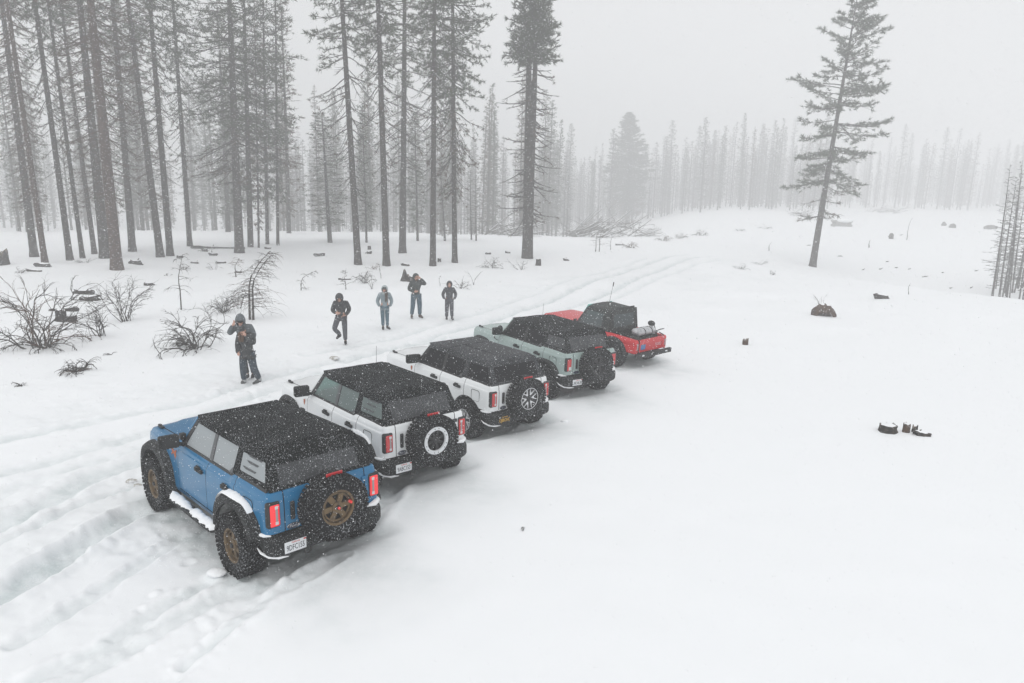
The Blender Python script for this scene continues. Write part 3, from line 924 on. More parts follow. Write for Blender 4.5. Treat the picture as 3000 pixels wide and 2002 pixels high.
def rear_text(txt, name, size, loc, material, parent, sx=1.0, shear=0.0, tilt=0.0, depth=.002):
    """lettering on a face that looks backwards (-x): local x runs to -y, local y runs up"""
    me = text_mesh(txt, name, size, sx, depth, shear)
    me.materials.clear(); me.materials.append(material)
    o = link_mesh(name, me, parent)
    R = Matrix(((0, 0, -1), (-1, 0, 0), (0, 1, 0))).to_4x4()
    o.matrix_local = Matrix.Translation(loc) @ Matrix.Rotation(tilt, 4, 'Y') @ R
    return o

# ---- wheels
def tyre_mesh(name, R=.445, w=.30, rim=.235, lugs=44):
    b = MB(); I = Matrix.Identity(4); h = w / 2
    prof = [(rim, -h * .72), (rim + .012, -h * .86), (rim + .06, -h * .99), (R - .10, -h), (R - .045, -h * .94), (R - .018, -h * .80), (R - .018, h * .80), (R - .045, h * .94), (R - .10, h), (rim + .06, h * .99), (rim + .012, h * .86), (rim, h * .72)]
    b.lathe(prof, 56, I)
    for k in range(lugs):
        for c, (ax, half, ln) in enumerate([(-h * .80, .036, .052), (-h * .27, .034, .046), (h * .27, .034, .046), (h * .80, .036, .052)]):
            a = 2 * math.pi * (k + (.5 if c % 2 else 0)) / lugs
            rot = Matrix.Rotation(-a, 3, 'Y')
            ctr = rot @ Vector((R - .010, ax, 0))
            b.box(ctr, (.026, half * 2, ln * (R / .445) * .80), 0, rot @ Matrix.Rotation((.25 if c in (1, 2) else .06) * (1 if c % 2 else -1), 3, 'X'))
        if k % 2 == 0:
            for s in (-1, 1):
                a = 2 * math.pi * k / lugs; rot = Matrix.Rotation(-a, 3, 'Y')
                b.box(rot @ Vector((R - .05, s * h * .97, 0)), (.055, .02, .04), 0, rot)
    return b.mesh(name, [M_TYRE], 30)

def rim_mesh(style, rim=.235, w=.30):
    """outer face looks along +Y; material slots: 0 main, 1 dark, 2 accent"""
    b = MB(); I = Matrix.Identity(4); h = w / 2
    face = h * .80
    mats = {'bronze': [M_BRONZE, M_DARK, M_BLKRIM], 'beadlock': [M_BLKRIM, M_DARK, M_WHITERIM], 'star': [M_BLKRIM, M_DARK, M_SILVER], 'black': [M_BLKRIM, M_DARK, M_BLKRIM], 'classic': [M_WHITERIM, M_DARK, M_REDCAP]}[style]
    b.lathe([(rim + .003, -h * .72), (rim - .01, -h * .6), (rim - .03, 0), (rim - .035, face - .06), (rim - .02, face - .01), (rim + .006, face + .002), (rim + .006, face - .02)], 48, I, 0)
    b.lathe([(.001, face - .085), (rim - .03, face - .085)], 48, I, 1)            # dark well behind the spokes
    def spoke(a, r0, r1, w0, w1, z0, z1, th, mi):
        rot = Matrix.Rotation(-a, 3, 'Y')
        P = [(r0, -w0), (r1, -w1), (r1, w1), (r0, w0)]
        V = [rot @ Vector((r, (z0 if r == r0 else z1), t)) for r, t in P] + [rot @ Vector((r, (z0 if r == r0 else z1) - th, t)) for r, t in P]
        b.add(V, [(0, 1, 2, 3), (4, 7, 6, 5), (0, 4, 5, 1), (1, 5, 6, 2), (2, 6, 7, 3), (3, 7, 4, 0)], mi)
    if style in ('bronze', 'classic', 'black'):
        n = 6 if style != 'classic' else 8
        for k in range(n):
            spoke(2 * math.pi * (k + .25) / n, .055, rim - .025, .036, .040 if n == 6 else .030, face - .03, face - .045, .03, 0)
        b.lathe([(.001, face - .012), (.045, face - .012), (.078, face - .022), (.085, face - .05)], 28, I, 0)
        b.lathe([(rim - .034, face - .055), (rim - .040, face - .038), (rim - .058, face - .040), (rim - .060, face - .06)], 48, I, 0)
        b.lathe([(.001, face + .012), (.030, face + .010), (.036, face - .012)], 20, I, 2)
    elif style == 'beadlock':
        b.lathe([(rim + .008, face - .01), (rim + .008, face + .010), (rim - .052, face + .012), (rim - .056, face - .02)], 56, I, 2)
        for k in range(12):
            a = 2 * math.pi * (k + (.3 if k % 2 else -.0)) / 12; rot = Matrix.Rotation(-a, 3, 'Y')
            b.box(rot @ Vector((rim - .022, face + .013, 0)), (.012, .01, .012), 1, rot)
        for k in range(8):
            spoke(2 * math.pi * k / 8, .05, rim - .05, .022, .026, face - .03, face - .03, .03, 0)
        b.lathe([(.001, face - .01), (.05, face - .012), (.07, face - .04)], 24, I, 0)
    elif style == 'star':
        for k in range(6):
            a = 2 * math.pi * k / 6 + math.pi / 6
            spoke(a, .06, rim - .012, .030, .044, face - .035, face - .022, .03, 0)
            for s in (-1, 1):
                rot = Matrix.Rotation(-a, 3, 'Y')
                P = [(.085, s * .030), (rim - .008, s * .047), (rim - .008, s * .060), (.10, s * .050)]
                V = [rot @ Vector((r, face - .022 + .010 * (r > .15), t)) for r, t in P] + [rot @ Vector((r, face - .05, t)) for r, t in P]
                F = [(0, 1, 2, 3), (4, 7, 6, 5), (0, 4, 5, 1), (1, 5, 6, 2), (2, 6, 7, 3), (3, 7, 4, 0)]
                b.add(V, F if s < 0 else [f[::-1] for f in F], 2)
        for k in range(6):
            a = 2 * math.pi * (k + .5) / 6 + math.pi / 6
            spoke(a, .075, .135, .012, .030, face - .024, face - .020, .02, 2)
        b.lathe([(rim + .005, face + .003), (rim - .006, face + .006), (rim - .010, face - .01)], 48, I, 2)
        b.lathe([(.001, face - .01), (.045, face - .012), (.07, face - .04)], 24, I, 0)
    return b.mesh('rim_' + style, mats, 30)

TYRE = {'big': tyre_mesh('tyre_big'), 'classic': tyre_mesh('tyre_classic', .42, .30, .205, 40)}
RIMS = {s: rim_mesh(s) for s in ('bronze', 'beadlock', 'star', 'black')}
RIMS['classic'] = rim_mesh('classic', .205)

def wheel(name, parent, loc, side, style, tyre='big', spin=0.0, steer=0.0, spare=False):
    w = empty(name, loc)
    w.parent = parent
    if spare: M = Matrix.Rotation(math.pi / 2, 4, 'Z')                      # outer face looks backwards
    else: M = Matrix.Rotation((0 if side > 0 else math.pi) + steer, 4, 'Z')
    w.matrix_local = Matrix.Translation(loc) @ M @ Matrix.Rotation(spin, 4, 'Y')
    link_mesh('tyre', TYRE[tyre], w)
    link_mesh('rim', RIMS[style], w)
    return w

# ---- bodywork
class Ring:
    """bodywork as a ring of stations seen in plan, each with a column of heights"""
    def __init__(s, st, rows, lo, top, inset_rear=.35):
        # st: (x, y, nx, ny); rows: (z, inset) with z up to the nominal top; lo(x, y), top(x, y)
        s.st = st; s.P = []; s.Z = []
        zt = rows[-2][0]
        for (x, y, nx, ny) in st:
            c = []; zc = []
            l = lo(x, y); tp = top(x, y)
            k = 1 - (1 - inset_rear) * (nx < -.5) * abs(nx)
            for z, i in rows:
                zz = z if z <= 1.12 * zt / 1.285 else 1.12 * zt / 1.285 + (z - 1.12 * zt / 1.285) * (tp - 1.12 * zt / 1.285) / (zt - 1.12 * zt / 1.285)
                zz = max(zz, l)
                c.append(Vector((x - nx * i * k, y - ny * i * k, zz))); zc.append(zz)
            s.P.append(c); s.Z.append(zc)
        s.nr = len(rows)
    def panel(s, pick, mi=0, off=0.0):
        """pick(x, y, z, nx) chooses the faces"""
        b = MB(); n = len(s.st); nr = s.nr
        idx = {}; V = []; F = []
        def vid(i, j):
            if (i, j) not in idx:
                p = s.P[i][j]; _, _, nx, ny = s.st[i]
                idx[(i, j)] = len(V); V.append(p - Vector((nx, ny, 0)) * off - Vector((0, 0, off * .8)))
            return idx[(i, j)]
        for i in range(n - 1):
            x = (s.st[i][0] + s.st[i + 1][0]) / 2; y = (s.st[i][1] + s.st[i + 1][1]) / 2; nx = (s.st[i][2] + s.st[i + 1][2]) / 2
            for j in range(nr - 1):
                za, zb = s.Z[i][j], s.Z[i][j + 1]; zc, zd = s.Z[i + 1][j], s.Z[i + 1][j + 1]
                if j < nr - 2 and zb - za < 1e-5 and zd - zc < 1e-5: continue
                if not pick(x, y, (za + zb + zc + zd) / 4, nx, j): continue
                F.append((vid(i, j), vid(i + 1, j), vid(i + 1, j + 1), vid(i, j + 1))[::1])
        b.add(V, F, mi)
        return b

def stations(xf, yf, xr, yr, rc, yside, xs_fixed, step=.035):
    """closed plan outline, front centre -> left side -> rear -> right side -> front centre (half given, mirrored)"""
    H = []
    for k in range(5): H.append((xf, yf * k / 4 * .86, 1, 0))
    for k in range(1, 6):
        a = math.pi / 2 * k / 6
        H.append((xf - .12 + .12 * math.cos(a), yf - .115 + .115 * math.sin(a), math.cos(a), math.sin(a)))
    xa, xb = xf - .13, xr + rc + .0
    xs = list(np.arange(xa, xb, -step)) + [xb]
    xs = sorted(set([round(v, 4) for v in xs if min(abs(v - q) for q in xs_fixed) > .012] + list(xs_fixed)), reverse=True)
    xs = [v for v in xs if xb - 1e-6 <= v <= xa + 1e-6]
    for x in xs: H.append((x, yside(x), 0, 1))
    ye = yside(xb)
    for k in range(1, 8):
        a = math.pi / 2 * k / 8
        H.append((xb - rc * math.sin(a), ye - rc + rc * math.cos(a), -math.sin(a), math.cos(a)))
    ys = sorted(set([ye - rc, yr, yr - .014] + list(np.linspace(yr - .02, 0, 9)) + [(ye - rc + yr) / 2]), reverse=True)
    for y in ys: H.append((xr, y, -1, 0))
    F = H + [(x, -y, nx, -ny) for (x, y, nx, ny) in H[::-1][1:]]
    return F

def horse_poly():
    return [(-.055, -.02), (-.045, .0), (-.06, .03), (-.04, .028), (-.03, .012), (.0, .015), (.02, .03), (.045, .055), (.06, .048), (.05, .03), (.038, .012), (.03, -.005), (.05, -.025), (.04, -.03), (.02, -.012), (-.01, -.01), (-.02, -.03), (-.035, -.05), (-.04, -.03)]

def make_suv(key, label, body_m, top_m, flare_m, rim_style, plate, side_glass, quarter_glass, rear_m, opts):
    cx, cyy, yaw, cz, tl, rl = CARS[key]
    root = empty('parked_car', (cx, cyy, cz), (rl, -tl, math.radians(yaw)))
    tag(root, label, 'car', 'off-road cars parked in a row')
    R_ARCH = opts.get('arch', .535)
    def yside(x):
        return float(np.interp(x, [-.65, -.5, -.25, .2, 2.2, 2.9, 3.2, 3.45, 3.6], [.862, .872, .882, .888, .888, .88, .868, .845, .82]))
    def lo(x, y):
        if abs(y) < .70 and x < 0: return .80
        z = .50
        if x < -.30: z = .80
        if x > 3.35: z = .66
        for ax in (0, 2.95):
            d = abs(x - ax)
            if d < R_ARCH: z = max(z, .47 + math.sqrt(R_ARCH ** 2 - d * d) ** .9 * R_ARCH ** .1)
        return z
    def top(x, y):
        return float(np.interp(x, [-.8, .25, .34, 2.15, 2.3, 3.1, 3.6], [1.338, 1.330, 1.288, 1.286, 1.272, 1.256, 1.232]))
    rows = [(.50, .035), (.56, .010), (.585, .004), (.60, .004), (.66, .002), (.74, 0), (.82, 0), (.90, 0), (.98, 0), (1.06, .003), (1.12, .008), (1.16, .012), (1.19, .016), (1.205, .022), (1.215, .036), (1.245, .046), (1.27, .062), (1.285, .085), (1.285, .17)]
    ring = Ring(stations(3.60, .80, -.77, .615, .125, yside, [2.115, 2.105, 1.060, 1.048, .135, .123]), rows, lo, top)
    fd = lambda x, y, z, nx, j: 1.06 < x < 2.105 and z > .595
    rd = lambda x, y, z, nx, j: .135 < x < 1.048 and z > .595
    gate = lambda x, y, z, nx, j: x < -.76 and abs(y) < .60
    gap = lambda x, y, z, nx, j: (z > .585 and (1.048 < x < 1.06 or .123 < x < .135 or 2.105 < x < 2.115 or (.135 < x < 2.105 and .585 < z < .60))) or (x < -.76 and .60 <= abs(y) < .615)
    rest = lambda x, y, z, nx, j: not (fd(x, y, z, nx, j) or rd(x, y, z, nx, j) or gate(x, y, z, nx, j) or gap(x, y, z, nx, j))
    body = ring.panel(rest)
    # bonnet
    hood = MB(); G = []
    for x in np.linspace(3.585, 2.26, 14):
        rw = []
        for y in np.linspace(-.66, .66, 15):
            zt_ = top(x, 0) - .002
            z = zt_ + .022 * (1 - (abs(y) / .66) ** 3) + .02 * (1 if abs(y) < .30 else max(0, 1 - (abs(y) - .30) / .08)) - (.05 * max(0, (x - 3.45) / .135) ** 2)
            rw.append((x, y, z))
        G.append(rw)
    hood.grid([r[::-1] for r in G])
    for s in (1, -1):                                        # wing tops between bonnet and side
        Gs = []
        for x in np.linspace(3.585, 2.10, 16):
            zt_ = top(x, 0)
            y1 = yside(min(x, 3.47)) - .165
            Gs.append([(x, s * y1, zt_ - .0005), (x, s * (.5 * y1 + .335), zt_ - .004), (x, s * .672, zt_ - .006)])
        body.grid([r[::-s] for r in Gs])
    # front face and grille backing
    body.build('body', body_m, root, 32)
    hood.build('bonnet', body_m, root, 32)
    ring.panel(lambda x, y, z, nx, j: j < 17, off=.016).build('inner_shell', M_DARK, root, 32)
    def sided(pick, s): return ring.panel(lambda x, y, z, nx, j: pick(x, y, z, nx, j) and y * s > 0)
    for s in (1, -1):
        for pick, hx in ((fd, 1.27), (rd, .36)):
            d = sided(pick, s).build('door', body_m, root, 32)
            h = MB(); h.box((hx, s * .902, 1.125), (.25, .036, .058)); h.box((hx + .03, s * .895, 1.135), (.12, .030, .092))
            h.build('handle', M_PLAST, d, bevel=.010)
    g = ring.panel(gate).build('tailgate', body_m, root, 32)
    h = MB(); h.box((-.782, .50, 1.06), (.034, .062, .25)); h.build('handle', M_PLAST, g, bevel=.02, seg=3)
    ov = MB(); n = 28
    ov.prism([(.088 * math.cos(2 * math.pi * k / n), .036 * math.sin(2 * math.pi * k / n)) for k in range(n)], lambda u, v, w: Vector((-.772 - w, .495 - u, .848 + v)), .010)
    ovo = ov.build('badge', M_OVAL, g)
    if opts.get('oval_letters', True):
        rear_text('Ford', 'badge_lettering', .050, (-.7835, .495, .848), M_CHROME, g, 1.25, .25)
        rg = MB(); rg.tube([(-.7825, .495 - .086 * math.cos(2 * math.pi * k / 36), .848 + .034 * math.sin(2 * math.pi * k / 36)) for k in range(37)], .0035, 5, caps=False); rg.build('badge_rim', M_CHROME, g)
    for z in (.93, 1.20):
        hg = MB(); hg.box((-.775, -.60, z), (.03, .09, .06)); hg.build('hinge', M_PLAST if body_m is not M_BLUE else body_m, g, bevel=.008)
    # fuel flap on the left rear quarter
    ff = MB(); fp = []
    for cxq, czq, a0 in ((-.20, 1.13, 0), (-.37, 1.13, 90), (-.37, .99, 180), (-.20, .99, 270)):
        for k in range(5):
            a = math.radians(a0 + 22.5 * k); fp.append((cxq + .05 * math.cos(a), czq + .05 * math.sin(a)))
    ff.tube([(u, yside(u) - .002, v) for u, v in fp + fp[:1]], .0045, 4, caps=False); ff.build('fuel_flap', M_DARK, root)
    # lower parts
    ub = MB(); ub.box((1.45, 0, .52), (3.9, 1.18, .28)); ub.box((1.48, 0, .56), (1.75, 1.60, .18)); ub.box((0, 0, .44), (.14, 1.5, .14)); ub.box((2.95, 0, .44), (.14, 1.5, .14))
    ub.box((-.45, .25, .60), (.5, .9, .30)); ub.box((1.45, 0, .95), (4.0, 1.28, .55))
    ub.build('underbody', M_DARK, root)
    for ax in (0, 2.95):
        for s in (1, -1):
            wl = MB(); P = []
            for k in range(17):
                a = math.pi * (k - .6) / 15.8
                P.append([(ax + (R_ARCH + .01) * math.cos(a), s * .872, .47 + (R_ARCH + .01) * math.sin(a)), (ax + (R_ARCH + .01) * math.cos(a), s * .60, .47 + (R_ARCH + .01) * math.sin(a))])
            wl.grid([r[::s] for r in P]); wl.build('wheel_housing', M_DARK, root)
    # flares
    if flare_m:
        ro, yo = opts.get('flare', (.63, .965))
        for ax in (0, 2.95):
            for s in (1, -1):
                fl = MB(); P = []
                a0, a1 = (-4, 178) if ax == 0 else (2, 186)
                if ax == 0: a0, a1 = 2, 158
                for k in range(27):
                    a = math.radians(a0 + (a1 - a0) * k / 26); ca, sa = math.cos(a), math.sin(a)
                    bx = 1 + .10 * abs(math.sin(2 * a)) ** 2
                    yb = .868
                    P.append([(ax + ro * bx * ca, s * yb, .47 + ro * bx * sa), (ax + (ro * bx - .010) * ca, s * (yb + .35 * (yo - yb)), .47 + (ro * bx - .010) * sa), (ax + (ro - .045) * ca * bx, s * (yo - .012), .47 + (ro - .045) * sa * bx),
                              (ax + (R_ARCH + .012) * ca, s * yo, .47 + (R_ARCH + .012) * sa), (ax + (R_ARCH - .012) * ca, s * (yo - .01), .47 + (R_ARCH - .012) * sa), (ax + (R_ARCH - .004) * ca, s * .80, .47 + (R_ARCH - .004) * sa)])
                fl.grid([r[::-s] for r in P]); fl.build('wheel_flare', flare_m, root, 50)
    # wheels
    rr = random.Random(key)
    wy = opts.get('track', .845)
    for ax in (0, 2.95):
        for s in (1, -1):
            wheel('wheel', root, (ax, s * wy, .445), s, rim_style, spin=rr.uniform(0, 6), steer=opts.get('steer', 0.0) if ax else 0)
    sw_ = wheel('spare_wheel', root, (-.955, 0.0, 1.035), 1, rim_style, spin=opts.get('spare_spin', .3), spare=True)
    if rim_style == 'bronze':
        for a_, r_ in ((0, 0), (3.3, .185)):
            rc = MB(); rc.lathe([(.001, .150), (.018, .146), (.021, .10)], 14, Matrix.Translation((r_ * math.cos(a_), 0, r_ * math.sin(a_)))); ro_ = rc.build('valve_cap', M_REDCAP, sw_)
    ca = MB(); ca.box((-.80, 0, 1.02), (.08, .36, .30)); ca.box((-.82, 0, 1.30), (.05, .09, .34)); ca.box((-.90, 0, 1.485), (.18, .20, .05)); ca.build('spare_carrier', M_PLAST, root, bevel=.01)
    bl = MB(); bl.box((-.995, 0, 1.488), (.022, .24, .042)); bl.box((-.975, 0, 1.488), (.03, .26, .052), 1); bl.build('brake_light', [M_LENS, M_PLAST], root, bevel=.006)
    # rear bumper
    bs = []
    bs.append((-.44, .875, 0, 1)); bs.append((-.56, .878, 0, 1))
    for k in range(0, 9):
        a = math.pi / 2 * k / 8; bs.append((-.70 - .175 * math.sin(a), .70 + .175 * math.cos(a), -math.sin(a), math.cos(a)))
    for y in np.linspace(.6, 0, 7): bs.append((-.875, y, -1, 0))
    bs = bs + [(x, -y, nx, -ny) for (x, y, nx, ny) in bs[::-1][1:]]
    brow = [(.47, .09), (.52, .02), (.56, 0), (.70, 0), (.735, .01), (.757, .035), (.772, .10), (.782, .22)]
    bm = MB(); bm.grid([[(x - nx * i, y - ny * i, z + (.10 * max(0, min(1, (x + .70) / .2)) if z < .6 else 0)) for (x, y, nx, ny) in bs] for z, i in brow[::-1]])
    bm.box((-.79, 0, .765), (.12, 1.30, .02))
    bo = bm.build('rear_bumper', M_PLAST, root, 40)
    for hy in (.36, -.52):
        hk = MB(); hk.tube([(-.885, hy + .045 * math.cos(a), .50 - .05 * math.sin(a)) for a in np.linspace(-.6, math.pi + .6, 10)], .013, 6); hk.build('tow_hook', M_TRIM, bo)
    # plate
    txt, pm, ink, topm = plate
    pl = MB(); pl.box((-.884, .533, .617), (.008, .305, .152)); po = pl.build('number_plate', pm, root, bevel=.004)
    rear_text(txt, 'plate_number', .108, (-.8895, .533, .603), ink, po, 1.0 if len(txt) < 7 else .60, depth=.0012)
    rear_text('California' if pm is M_PLATE else 'CALIFORNIA', 'plate_state', .030, (-.8895, .533, .675), topm, po, 1.0, .25 if pm is M_PLATE else 0, depth=.0012)
    if pm is M_PLATE:
        st = MB(); st.box((-.8892, .402, .676), (.002, .036, .020)); st.build('plate_sticker', M_INKRED, po)
    else:
        st = MB(); st.box((-.8892, .665, .676), (.002, .030, .020)); st.build('plate_sticker', M_PLATE, po)
    # tail lights
    for s in (1, -1):
        t0 = MB(); t0.box((-.748, s * .760, 1.065), (.085, .185, .345))
        to = t0.build('tail_light', M_TRIM, root, bevel=.03, seg=3)
        lens_m = M_LENS_LIT if opts.get('lit') else M_LENS
        ln = MB(); ln.box((-.778, s * .748, 1.058), (.045, .138, .300)); ln.build('lens', lens_m, to, bevel=.022, seg=3)
        if opts.get('c_lamp', True):
            for zc in (1.165, .955):
                iw = MB(); iw.box((-.799, s * .728, zc), (.010, .046, .044)); iw.build('reverse_lamp', M_LENS_WHITE, to, bevel=.008)
            ig = MB(); ig.box((-.799, s * .728, 1.06), (.010, .034, .165)); ig.build('lamp_bar', M_LENS_GREY, to, bevel=.006)
        else:
            iw = MB(); iw.box((-.799, s * .730, .968), (.010, .075, .085)); iw.build('reverse_lamp', M_LENS_WHITE, to, bevel=.02)
    # rocker and step
    if opts.get('step'):
        for s in (1, -1):
            sb = MB(); sb.tube([(2.20, s * .92, .50), (2.12, s * 1.0, .455), (.62, s * 1.0, .455), (.50, s * .92, .50)], .045, 8); sb.box((1.35, s * .985, .470), (1.46, .16, .05)); so = sb.build('side_step', M_PLAST, root)
            sn = MB(); Gs = []; q = random.Random(5 + s)
            for i in range(45):
                u = i / 44; x = 2.13 - 1.60 * u; ww = .075 * (1 - .55 * math.exp(-((u - .43) / .07) ** 2)) * (.75 + .4 * q.random()) * (1 if .02 < u < .98 else .3)
                hh = .075 * (1 - .75 * math.exp(-((u - .43) / .08) ** 2)) * (.65 + .6 * q.random())
                Gs.append([(x, s * (.990 + ww * math.cos(a)), .488 + hh * max(0, math.sin(a)) + q.uniform(-.006, .006)) for a in np.linspace(0, math.pi, 8)])
            sn.grid([r[::s] for r in Gs]); sn.build('snow', M_SNOWCAP, so, 60)
    else:
        for s in (1, -1):
            sb = MB(); sb.box((1.47, s * .845, .515), (1.95, .07, .13)); sb.build('sill', M_PLAST, root, bevel=.02)
    # ---- cabin
    def S(x, z, off=0.0, s=1): return Vector((x, s * (.803 - (z - 1.29) * .305 + off), z))
    def side_poly(b, poly, thick, s, off=0.0, mi=0):
        pp = poly if s > 0 else poly[::-1]
        b.prism(pp, lambda u, v, w: S(u, v, off - thick + w, s), thick, mi)
    def rounded(poly, r, k=4):
        out = []; n = len(poly)
        for i in range(n):
            p = Vector(poly[i]); a = (Vector(poly[i - 1]) - p).normalized(); c = (Vector(poly[(i + 1) % n]) - p).normalized()
            p0, p1 = p + a * r, p + c * r
            for q in range(k + 1):
                t = q / k; out.append(tuple((1 - t) ** 2 * p0 + 2 * t * (1 - t) * p + t * t * p1))
        return out
    hard = opts.get('hard')
    Q = [(.165, 1.415), (.18, 1.655), (-.485, 1.668), (-.585, 1.43)] if not hard else [(.17, 1.375), (.185, 1.68), (-.50, 1.69), (-.62, 1.385)]
    for s in (1, -1):
        fr = MB()
        for poly in ([(2.13, 1.288), (2.07, 1.288), (1.735, 1.70), (1.795, 1.70)],):
            side_poly(fr, [(2.17, 1.270), (2.125, 1.288), (1.765, 1.775), (1.815, 1.775)], .05, s, .004)
        fr.build('windscreen_pillar', body_m, root, bevel=.008)
        fr = MB()
        side_poly(fr, [(2.10, 1.292), (2.115, 1.298), (1.80, 1.735), (1.765, 1.74), (1.735, 1.70), (1.985, 1.322)], .03, s)
        side_poly(fr, [(2.10, 1.287), (.29, 1.287), (.29, 1.318), (2.06, 1.318)], .03, s, .003)
        side_poly(fr, [(.29, 1.318), (.29, 1.287), (.24, 1.325), (-.655, 1.333), (-.645, 1.372), (.20, 1.368)], .03, s, .003)
        fr.build('window_trim', M_TRIM, root)
        tp = MB()
        side_poly(tp, [(1.735, 1.70), (1.785, 1.782), (-.43, 1.782), (-.475, 1.69), (-.35, 1.678), (1.10, 1.688)], .045, s, .004)
        side_poly(tp, [(.315, 1.70), (.175, 1.70), (.155, 1.36), (.30, 1.32), (.335, 1.32)], .045, s, .002)
        qq = Q
        side_poly(tp, [(.16, 1.36), qq[0], qq[3], (-.65, 1.36)], .045, s, .002)
        side_poly(tp, [(-.65, 1.36), qq[3], qq[2], (-.45, 1.72)], .045, s, .002)
        side_poly(tp, [(.19, 1.70), (-.46, 1.72), qq[2], qq[1]], .045, s, .002)
        tp.build('roof_side', top_m, root)
        bp = MB(); side_poly(bp, [(1.10, 1.31), (1.09, 1.70), (1.00, 1.70), (.995, 1.31)], .04, s, .001); bp.build('centre_post', M_GREYTRIM if side_glass is not G_TINT else M_TRIM, root)
        for nm, poly in (('side_window', [(1.985, 1.315), (1.738, 1.70), (1.088, 1.70), (1.098, 1.315)]), ('side_window', [(.996, 1.315), (1.002, 1.70), (.318, 1.70), (.336, 1.315)])):
            w = MB(); side_poly(w, poly, .006, s, -.012); w.build(nm, side_glass, root)
        vt = MB(); side_poly(vt, [(.455, 1.315), (.335, 1.315), (.330, 1.42)], .02, s, -.002); vt.build('window_corner', M_GREYTRIM, root)
        w = MB(); side_poly(w, rounded(qq, .05), .006, s, -.004); wo = w.build('quarter_window', quarter_glass, root)
        if not hard and quarter_glass is not G_TINT:
            for zz, x0, x1 in ((1.645, .05, -.40), (1.565, .02, -.33), (1.475, .10, -.30)):
                fo = MB(); side_poly(fo, [(x0, zz + .012), (x0 - .05, zz + .02), (x1, zz + .024), (x1 + .03, zz - .002), (x0 - .1, zz - .008)], .003, s, .001)
                fo.build('window_fold', M_VINYL, wo)
    # roof skin
    rf = MB(); G = []
    sec = [(.672, 1.755), (.668, 1.775), (.655, 1.795), (.632, 1.812), (.59, 1.824), (.48, 1.834), (.3, 1.843), (0, 1.847)]
    sec = sec + [(-y, z) for y, z in sec[::-1][1:]]
    xs = list(np.linspace(1.80, 1.60, 5)) + list(np.linspace(1.5, -.36, 22)) + [-.41, -.445, -.465, -.475]
    q = random.Random(9)
    for x in xs:
        d = 0.0
        if x > 1.6: d = -.055 * ((x - 1.6) / .2) ** 1.6
        if x < -.33: d = -.006 - .06 * (min(1, (-.33 - x) / .145)) ** 2
        sag = 0 if hard else -.012 * abs(math.sin(math.pi * (x - 1.62) / .68)) + (.008 if abs(x - 1.60) < .03 else 0)
        G.append([(x, y, z + d + sag * (1 - (abs(y) / .66) ** 4) + (0 if hard else .003 * math.sin(9 * y + 5 * x) * (1 - (abs(y) / .67) ** 6))) for y, z in sec])
    rf.grid(G)
    rfo = rf.build('roof', top_m, root, 50)
    if hard:
        sm = MB(); sm.tube([(1.02, y, z + .003) for y, z in sec], .006, 4, caps=False); sm.build('roof_seam', M_DARK, rfo); sm = MB(); sm.tube([(1.75, .22, 1.80), (.95, .22, 1.849), (-.35, .22, 1.844)], .005, 4); sm.build('roof_seam', M_DARK, rfo)
    else:
        sm = MB(); sm.tube([(1.55, y, z + .001) for y, z in sec], .009, 5, caps=False); sm.build('roof_seam', top_m, rfo); sm = MB(); sm.tube([(-.40, y, z - .004) for y, z in sec], .009, 5, caps=False); sm.build('roof_seam', top_m, rfo)
    # rear of the roof
    def RR(y, z, off=0.0): return Vector((-.69 + (z - 1.345) * .515 - off, y, z))
    rb = MB()
    yb = lambda z: .735 - (z - 1.345) * .165
    zt_, zb_ = (1.62, 1.375) if opts.get('low_window', True) else (1.69, 1.385)
    for y0a, y1a, z0, z1 in ((-1, 1, zt_, 1.775), (-1, 1, 1.335, zb_)):
        rb.prism([(-yb(z0), z0), (yb(z0), z0), (yb(z1), z1), (-yb(z1), z1)], lambda u, v, w: RR(u, v, w - .03), .03)
    for s in (1, -1):
        P = [(s * .60, zb_), (s * yb(zb_), zb_), (s * yb(zt_), zt_), (s * .585, zt_)]
        rb.prism(P if s > 0 else P[::-1], lambda u, v, w: RR(u, v, w - .03), .03)
    rb.build('roof_back', top_m, root)
    rw = MB(); rw.prism([(-.605, zb_ - .004), (.605, zb_ - .004), (.59, zt_ + .004), (-.59, zt_ + .004)], lambda u, v, w: RR(u, v, w - .018), .008); rw.build('rear_window', rear_m, root)
    # windscreen
    ws = MB(); ws.prism([(-.73, 1.275), (.73, 1.275), (.615, 1.755), (-.615, 1.755)], lambda u, v, w: Vector((2.165 - (v - 1.27) * .745 - w, u, v)), .006); ws.build('windscreen', G_WIND, root)
    wt = MB(); wt.box((1.805, 0, 1.765), (.06, 1.28, .05)); wt.build('windscreen_header', top_m, root)
    cw = MB(); cw.box((2.19, 0, 1.262), (.16, 1.42, .03)); cw.build('cowl', M_PLAST, root)
    # interior
    it = MB(); it.box((1.95, 0, 1.17), (.30, 1.36, .20)); it.build('dashboard', M_SEAT, root, bevel=.04)
    sw = MB(); sw.tube([(1.70 + .05 * math.sin(a), .37 + .17 * math.cos(a), 1.26 + .17 * math.sin(a)) for a in np.linspace(0, 2 * math.pi, 20)], .015, 6, caps=False); sw.build('steering_wheel', M_TRIM, root)
    for sx, sy, wd in ((1.22, .36, .50), (1.22, -.36, .50), (.30, 0, 1.24)):
        se = MB(); se.box((sx + .2, sy, 1.05), (.48, wd, .14)); se.box((sx - .06, sy, 1.33), (.14, wd, .52), 0, (0, -.15, 0))
        for dy in ((0,) if wd < 1 else (-.36, .36)): se.box((sx - .12, sy + dy, 1.63), (.09, .24, .15))
        se.build('seat', M_SEAT, root, bevel=.03)
